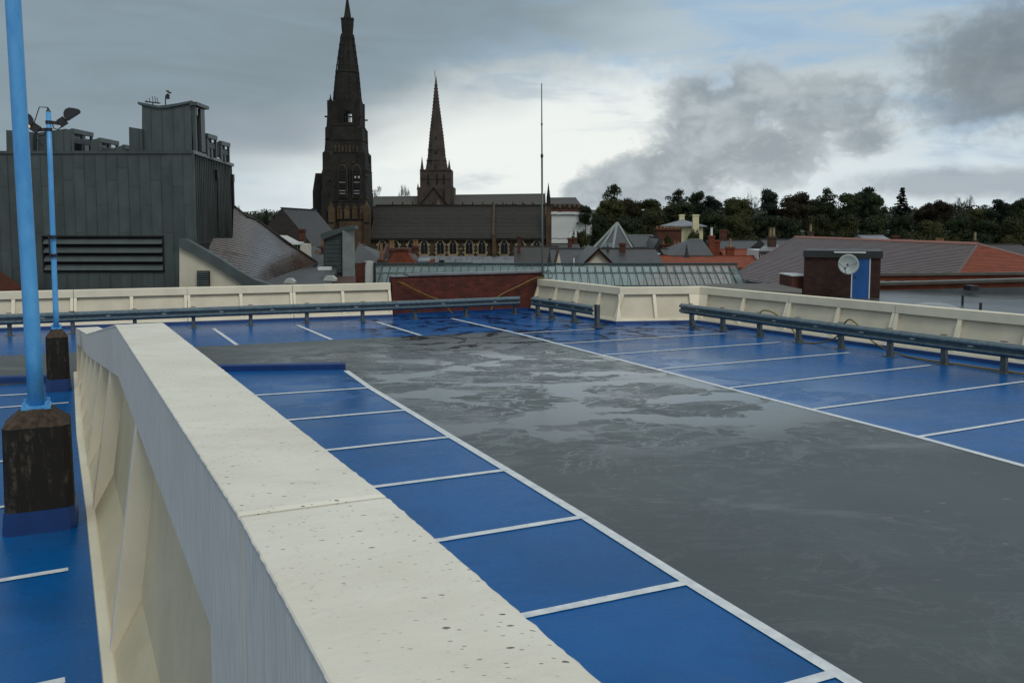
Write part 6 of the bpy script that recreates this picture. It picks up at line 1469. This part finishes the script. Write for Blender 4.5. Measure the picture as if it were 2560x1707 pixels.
def tree_mesh(kind, var):
    """unit tree: height 10, crown width about 8 (broad) - returns crown and trunk meshes"""
    if (kind, var) in TREEMESH: return TREEMESH[(kind, var)]
    rnd = random.Random(hash_(kind) * 31 + var); mb = MB(); tr = MB(); lobes = []
    mat = {'broad': 'leaf_green', 'olive': 'leaf_olive', 'brown': 'leaf_brown', 'pine': 'leaf_pine', 'open': 'leaf_green', 'bare': 'leaf_brown', 'conifer': 'leaf_pine', 'bush': 'leaf_olive', 'far': 'leaf_far'}[kind]
    tr.tube([(0, 0, -3), (0.05, 0, 2), (.1, .05, 4), (0, 0, 6)], .26, 7, .06)
    if kind in ('broad', 'olive', 'brown', 'far', 'bush'):
        for i in range(24):
            a = rnd.uniform(0, 6.28); z = rnd.uniform(2.8, 8.4); q = math.sqrt(max(.05, 1 - ((z - 5.2) / 3.9) ** 2)); d = rnd.uniform(1.2, 3.1) * q
            lobes.append((d * math.cos(a), d * math.sin(a), z, rnd.uniform(.75, 1.45), rnd.uniform(.7, .95)))
        lobes.append((0, 0, 5.4, 2.7, 1.0))
        for q in range(4): a = rnd.uniform(0, 6.28); lobes.append((rnd.uniform(.4, 1.5) * math.cos(a), rnd.uniform(.4, 1.5) * math.sin(a), rnd.uniform(7.4, 8.3), rnd.uniform(1.0, 1.5), .75))
        if kind == 'bush': lobes = [(x, y, z - 2.6, r, s) for x, y, z, r, s in lobes]
        core(mb, lobes); leaves(mb, blob_points(rnd, lobes, 6500), rnd, .165)
    elif kind == 'open':
        for i in range(26):
            a = rnd.uniform(0, 6.28); z = rnd.uniform(4.2, 9.3); d = rnd.uniform(.4, 3.1) * max(.25, 1.1 - abs(z - 6.0) / 4.4)
            c = Vector((d * math.cos(a), d * math.sin(a), z)); lobes.append((c.x, c.y, c.z, rnd.uniform(.65, 1.2), .8)); tr.tube([(0, 0, z * .45), c * .5 + Vector((0, 0, z * .25)), c], .13, 4, .04)
        leaves(mb, blob_points(rnd, lobes, 2800), rnd, .17)
        lo = [(x * .8, y * .8, z * .66, 1.55, .9) for x, y, z, r, s in lobes[:7]]; core(mb, lo); leaves(mb, blob_points(rnd, lo, 900), rnd, .22)
    elif kind == 'pine':
        for i in range(9):
            a = rnd.uniform(0, 6.28); z = [8.9, 8.2, 7.6, 6.9, 6.2, 5.4, 4.6, 7.9, 6.6][i]; d = rnd.uniform(.4, 2.1) * (1.25 - z / 14)
            c = (d * math.cos(a), d * math.sin(a), z); lobes.append((*c, rnd.uniform(1.5, 2.4), .42)); tr.tube([(0, 0, z - 1.2), c], .12, 4, .05)
        core(mb, lobes); leaves(mb, blob_points(rnd, lobes, 3600), rnd, .19)
        lo = [(0, 0, 3.4, 2.6, .8), (1, 0, 2.6, 2.2, .8)]; core(mb, lo); leaves(mb, blob_points(rnd, lo, 700), rnd, .24)
    elif kind == 'conifer':
        pts = []
        for i in range(22):
            z = 1.2 + i * .395; r = lerp(3.3, .2, (i / 21) ** .85) * rnd.uniform(.82, 1.1); nb = 9 if i < 18 else 5
            for b in range(nb):
                a = b * 2 * math.pi / nb + rnd.uniform(-.3, .3); rr = r * rnd.uniform(.7, 1.15); tip = Vector((rr * math.cos(a), rr * math.sin(a), z - .08 * rr + rnd.uniform(-.1, .1)))
                tr.tube([(0, 0, z + .1), tip], .06, 4, .02)
                for q in range(20):
                    f = rnd.uniform(.15, 1.03); p = Vector((0, 0, z + .1)).lerp(tip, f); w = .32 * (1.15 - f) * r * .5 + .1
                    p += Vector((rnd.uniform(-w, w), rnd.uniform(-w, w), rnd.uniform(-.10, .03))); pts.append((p, Vector((0, 0, 1))))
        leaves(mb, pts, rnd, .2)
    elif kind == 'bare':
        pts = []
        def br(p, d, l, r, dep):
            q = p + d * l; tr.tube([p, (p + q) / 2 + Vector((rnd.uniform(-.1, .1), 0, .05)), q], r, 4, r * .6)
            if dep == 0:
                for _ in range(3): pts.append((q + Vector((rnd.gauss(0, .18), rnd.gauss(0, .18), rnd.gauss(0, .18))), Vector((0, 0, 1))))
                return
            for _ in range(3):
                nd = (d + Vector((rnd.uniform(-.75, .75), rnd.uniform(-.75, .75), rnd.uniform(-.1, .5)))).normalized(); br(q, nd, l * rnd.uniform(.6, .8), r * .62, dep - 1)
        for a in range(4): br(Vector((0, 0, 2.5 + a * .6)), Vector((math.cos(a * 1.6) * .5, math.sin(a * 1.6) * .5, 1)).normalized(), 2.3, .12, 4)
        leaves(mb, pts, rnd, .10)
    c = mb.mesh('crown', mat); k = tr.mesh('trunk', 'bark'); TREEMESH[(kind, var)] = (c, k); return c, k
def hash_(s): return sum(ord(ch) * (i + 3) for i, ch in enumerate(s)) % 997
WORDS = {'broad': 'dense round dark green tree', 'olive': 'olive and rust tinted tree', 'brown': 'reddish brown autumn tree', 'pine': 'flat topped dark pine', 'open': 'loose open crowned tree', 'bare': 'thin half bare tree', 'conifer': 'pointed tiered conifer', 'bush': 'low olive shrub', 'far': 'small hazy tree'}
tcount = 0
def tree(kind, px, ytop, wpx, D, label, basey=None, group='trees on the wooded rise behind the town', zb=None):
    global tcount
    tcount += 1
    c, k = tree_mesh(kind, tcount % 3); top = V(px, ytop, D)
    if zb is None: zb = -8.5 if D < 230 else -4 + min(6, (D - 230) * .03)
    h = (top.z - zb) / {'broad': 9.4, 'olive': 9.4, 'brown': 9.4, 'far': 9.4, 'bush': 6.8, 'open': 9.8, 'pine': 9.4, 'conifer': 9.7, 'bare': 9.4}[kind]; w = wpx * D / 2058 / {'conifer': 4.2, 'bare': 6.5, 'bush': 8.0}.get(kind, 7.6)
    t = thing('tree' if kind != 'bush' else 'shrub', label, 'tree' if kind != 'bush' else 'shrub', (top.x, D, zb), group)
    t.rotation_euler = (0, 0, tcount * 1.7)
    for nme, me in (('crown', c), ('trunk', k)):
        o = bpy.data.objects.new(nme, me); col.objects.link(o); o.parent = t; o.scale = (w, w, h)
L_ = 'dense dark tree'
SKY = [  # kind, px, top, width, distance, label
 ('bare', 866, 437, 20, 430, 'small half bare tree top showing over the cathedral roof right beside the church tower'),
 ('bare', 922, 437, 18, 430, 'left of the pair of thin bare tree tops over the cathedral roof'), ('bare', 934, 436, 18, 432, 'right of the pair of thin bare tree tops over the cathedral roof'),
 ('broad', 1345, 470, 44, 300, 'low round tree right of the cathedral chapel end'), ('bare', 1387, 463, 26, 290, 'thin bare tree standing out grey left of the tallest loose crown'),
 ('open', 1410, 421, 64, 265, 'tallest loose crowned tree above the pyramid skylight'), ('olive', 1400, 455, 95, 255, 'broad olive tree under the tallest loose crown'), ('brown', 1452, 454, 70, 270, 'rust tinted round tree right of the tallest loose crown'),
 ('olive', 1492, 452, 78, 262, 'olive round tree left of the wide open crown'), ('open', 1555, 437, 84, 275, 'wide open crowned tree behind the cream house'), ('broad', 1604, 436, 50, 285, 'narrow dark tree crown behind the cream house right side'),
 ('pine', 1632, 452, 60, 280, 'flat topped dark pine right of the cream house'), ('broad', 1560, 462, 100, 268, 'dark tree mass filling behind the cream house roof'), ('olive', 1690, 454, 92, 250, 'olive spreading tree with feathery top right of the cream house'), ('bare', 1722, 458, 34, 256, 'feathery thin top beside the spreading olive tree'),
 ('pine', 1768, 437, 62, 262, 'tall layered dark pine left of the big round brown tree'), ('brown', 1826, 439, 88, 258, 'big round brown tree above the left end of the tiled hall'), ('broad', 1870, 455, 70, 275, 'dark round tree between the brown tree and the loose crown'),
 ('open', 1902, 433, 72, 262, 'loose crown with sky gaps above the rooftop hut'), ('broad', 1950, 440, 80, 258, 'dark green crown right of the loose crown'), ('pine', 1990, 432, 70, 264, 'tall flat dark pine crown above the rooftop hut'), ('broad', 2012, 440, 50, 256, 'dark rounded tree edge just left of the pointed conifer gap'),
 ('conifer', 2073, 431, 64, 240, 'tall pointed conifer standing alone against the sky'), ('brown', 2128, 462, 60, 262, 'brown tree right of the pointed conifer'), ('brown', 2160, 458, 66, 258, 'larger brown tree second to the right of the pointed conifer'),
 ('bare', 2200, 466, 30, 268, 'thin grey bare tree right of the brown trees'), ('bare', 2222, 462, 34, 270, 'taller thin bare tree near the right side'), ('olive', 2240, 478, 70, 262, 'low olive tree under the thin bare trees'), ('broad', 2272, 480, 60, 275, 'dark low tree left of the last pine'),
 ('pine', 2300, 460, 62, 258, 'dark flat pine near the right edge'), ('broad', 2345, 452, 56, 240, 'dark green tree cut by the right edge'), ('broad', 2395, 448, 70, 245, 'dark tree beyond the right edge'),
 ('broad', 1375, 490, 60, 210, 'dark evergreen tree in front of the white sheeted scaffold'), ('bush', 1330, 519, 62, 180, 'rounded dark bush at the foot of the white sheeted scaffold'),
 ('broad', 1440, 492, 90, 215, 'dark tree mass behind the pyramid skylight'), ('olive', 1500, 475, 90, 225, 'tall olive tree behind the grey roof with pale ridge'), ('broad', 1640, 480, 90, 205, 'dark green tree just right of the cream house'), ('olive', 1700, 490, 90, 200, 'rust touched olive tree behind the dark slate roof'),
 ('broad', 1760, 492, 80, 205, 'dark tree behind the tall yellow pots'), ('broad', 1815, 495, 80, 200, 'dark tree behind the single buff pot'), ('olive', 1880, 492, 84, 205, 'mixed green tree above the left ridge of the tiled hall'), ('olive', 1945, 488, 80, 198, 'olive tree above the middle ridge of the tiled hall'),
 ('broad', 2010, 492, 80, 205, 'dark tree left of the conifer foot'), ('broad', 2075, 490, 76, 202, 'dark tree at the conifer foot'), ('olive', 2140, 500, 90, 190, 'yellowish olive tree above the right ridge of the tiled hall'), ('broad', 2200, 492, 80, 204, 'dark tree above the hip of the tiled hall'),
 ('broad', 2265, 500, 80, 195, 'dark tree behind the thin yellow pot chimney'), ('olive', 2330, 492, 84, 190, 'olive tree low at the right edge'), ('broad', 2400, 490, 84, 195, 'dark low tree past the right edge'),
 ('bush', 1592, 524, 48, 145, 'green shrub half hiding the cream house wall'), ('bush', 1535, 527, 36, 118, 'ivy like shrub growing over the big chimney block'), ('bush', 1800, 540, 60, 150, 'brownish shrub left of the big tiled roof ridge'), ('bush', 1955, 532, 70, 150, 'olive shrub above the tiled hall ridge left of the grey roof'),
 ('bush', 2100, 527, 80, 150, 'yellow green shrub above the tiled hall ridge'), ('bush', 2190, 534, 70, 150, 'dark green shrub near the hip end of the tiled hall'), ('bush', 2330, 538, 80, 150, 'dark shrub behind the flat black roof'), ('bush', 1730, 535, 60, 150, 'dark shrub behind the half timbered house'), ('bush', 1880, 540, 60, 150, 'dark shrub behind the single buff pot chimney'), ('bush', 1440, 530, 60, 150, 'dark shrub right of the pyramid skylight'),
 ('broad', 706, 524, 62, 160, 'dark tree in front of the church stair turret'), ('broad', 680, 505, 70, 230, 'green tree mass left of the church tower'), ('brown', 640, 500, 70, 260, 'brown tree mass behind the steep dark gable'), ('broad', 590, 492, 66, 200, 'dark tree behind the top of the sweeping brown roof'), ('pine', 612, 484, 14, 200, 'tiny dark pointed tree beside the sweeping brown roof top'),
 ('brown', 546, 470, 16, 120, 'small reddish tree tip at the corner of the metal building'),
]
for kd, px, yt, w, D, lab in SKY: tree(kd, px, yt, w, D, lab)
# tiny hilltop trees on the horizon left of the church, and a wood on the hill that reads as one mass
rnd = random.Random(3)
lab6 = ['leftmost of six tiny hazy trees on the hilltop left of the church', 'second from the left of the tiny hilltop trees', 'widest and tallest of the tiny hazy hilltop trees', 'fourth from the left of the tiny hilltop trees', 'narrow tiny hilltop tree, second nearest the church turret', 'narrowest tiny hilltop tree right beside the church turret']
for i, (px, yt, w) in enumerate(((664, 486, 15), (676, 484, 14), (689, 481, 20), (703, 482, 12), (713, 480, 8), (718, 478, 6))):
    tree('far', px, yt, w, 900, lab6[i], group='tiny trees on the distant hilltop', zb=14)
def wood():
    rnd = random.Random(9); mb = MB(); lobes = []
    for i in range(260):
        px = rnd.uniform(540, 760); D = rnd.uniform(330, 820); z = VZ(rnd.uniform(490, 515), D); lobes.append((V(px, 500, D).x, D, z - 2, rnd.uniform(3, 6) * D / 500, .6))
    for i in range(420):
        px = rnd.uniform(1420, 2450); D = rnd.uniform(300, 420); z = VZ(rnd.uniform(474, 505), D); lobes.append((V(px, 500, D).x, D, z - 3, rnd.uniform(3, 5.5), .8))
    core(mb, [(x, y, z, r * .9, s) for x, y, z, r, s in lobes]); leaves(mb, blob_points(rnd, lobes, 60000), rnd, .65)
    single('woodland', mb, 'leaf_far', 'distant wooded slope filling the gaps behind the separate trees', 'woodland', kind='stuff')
wood()
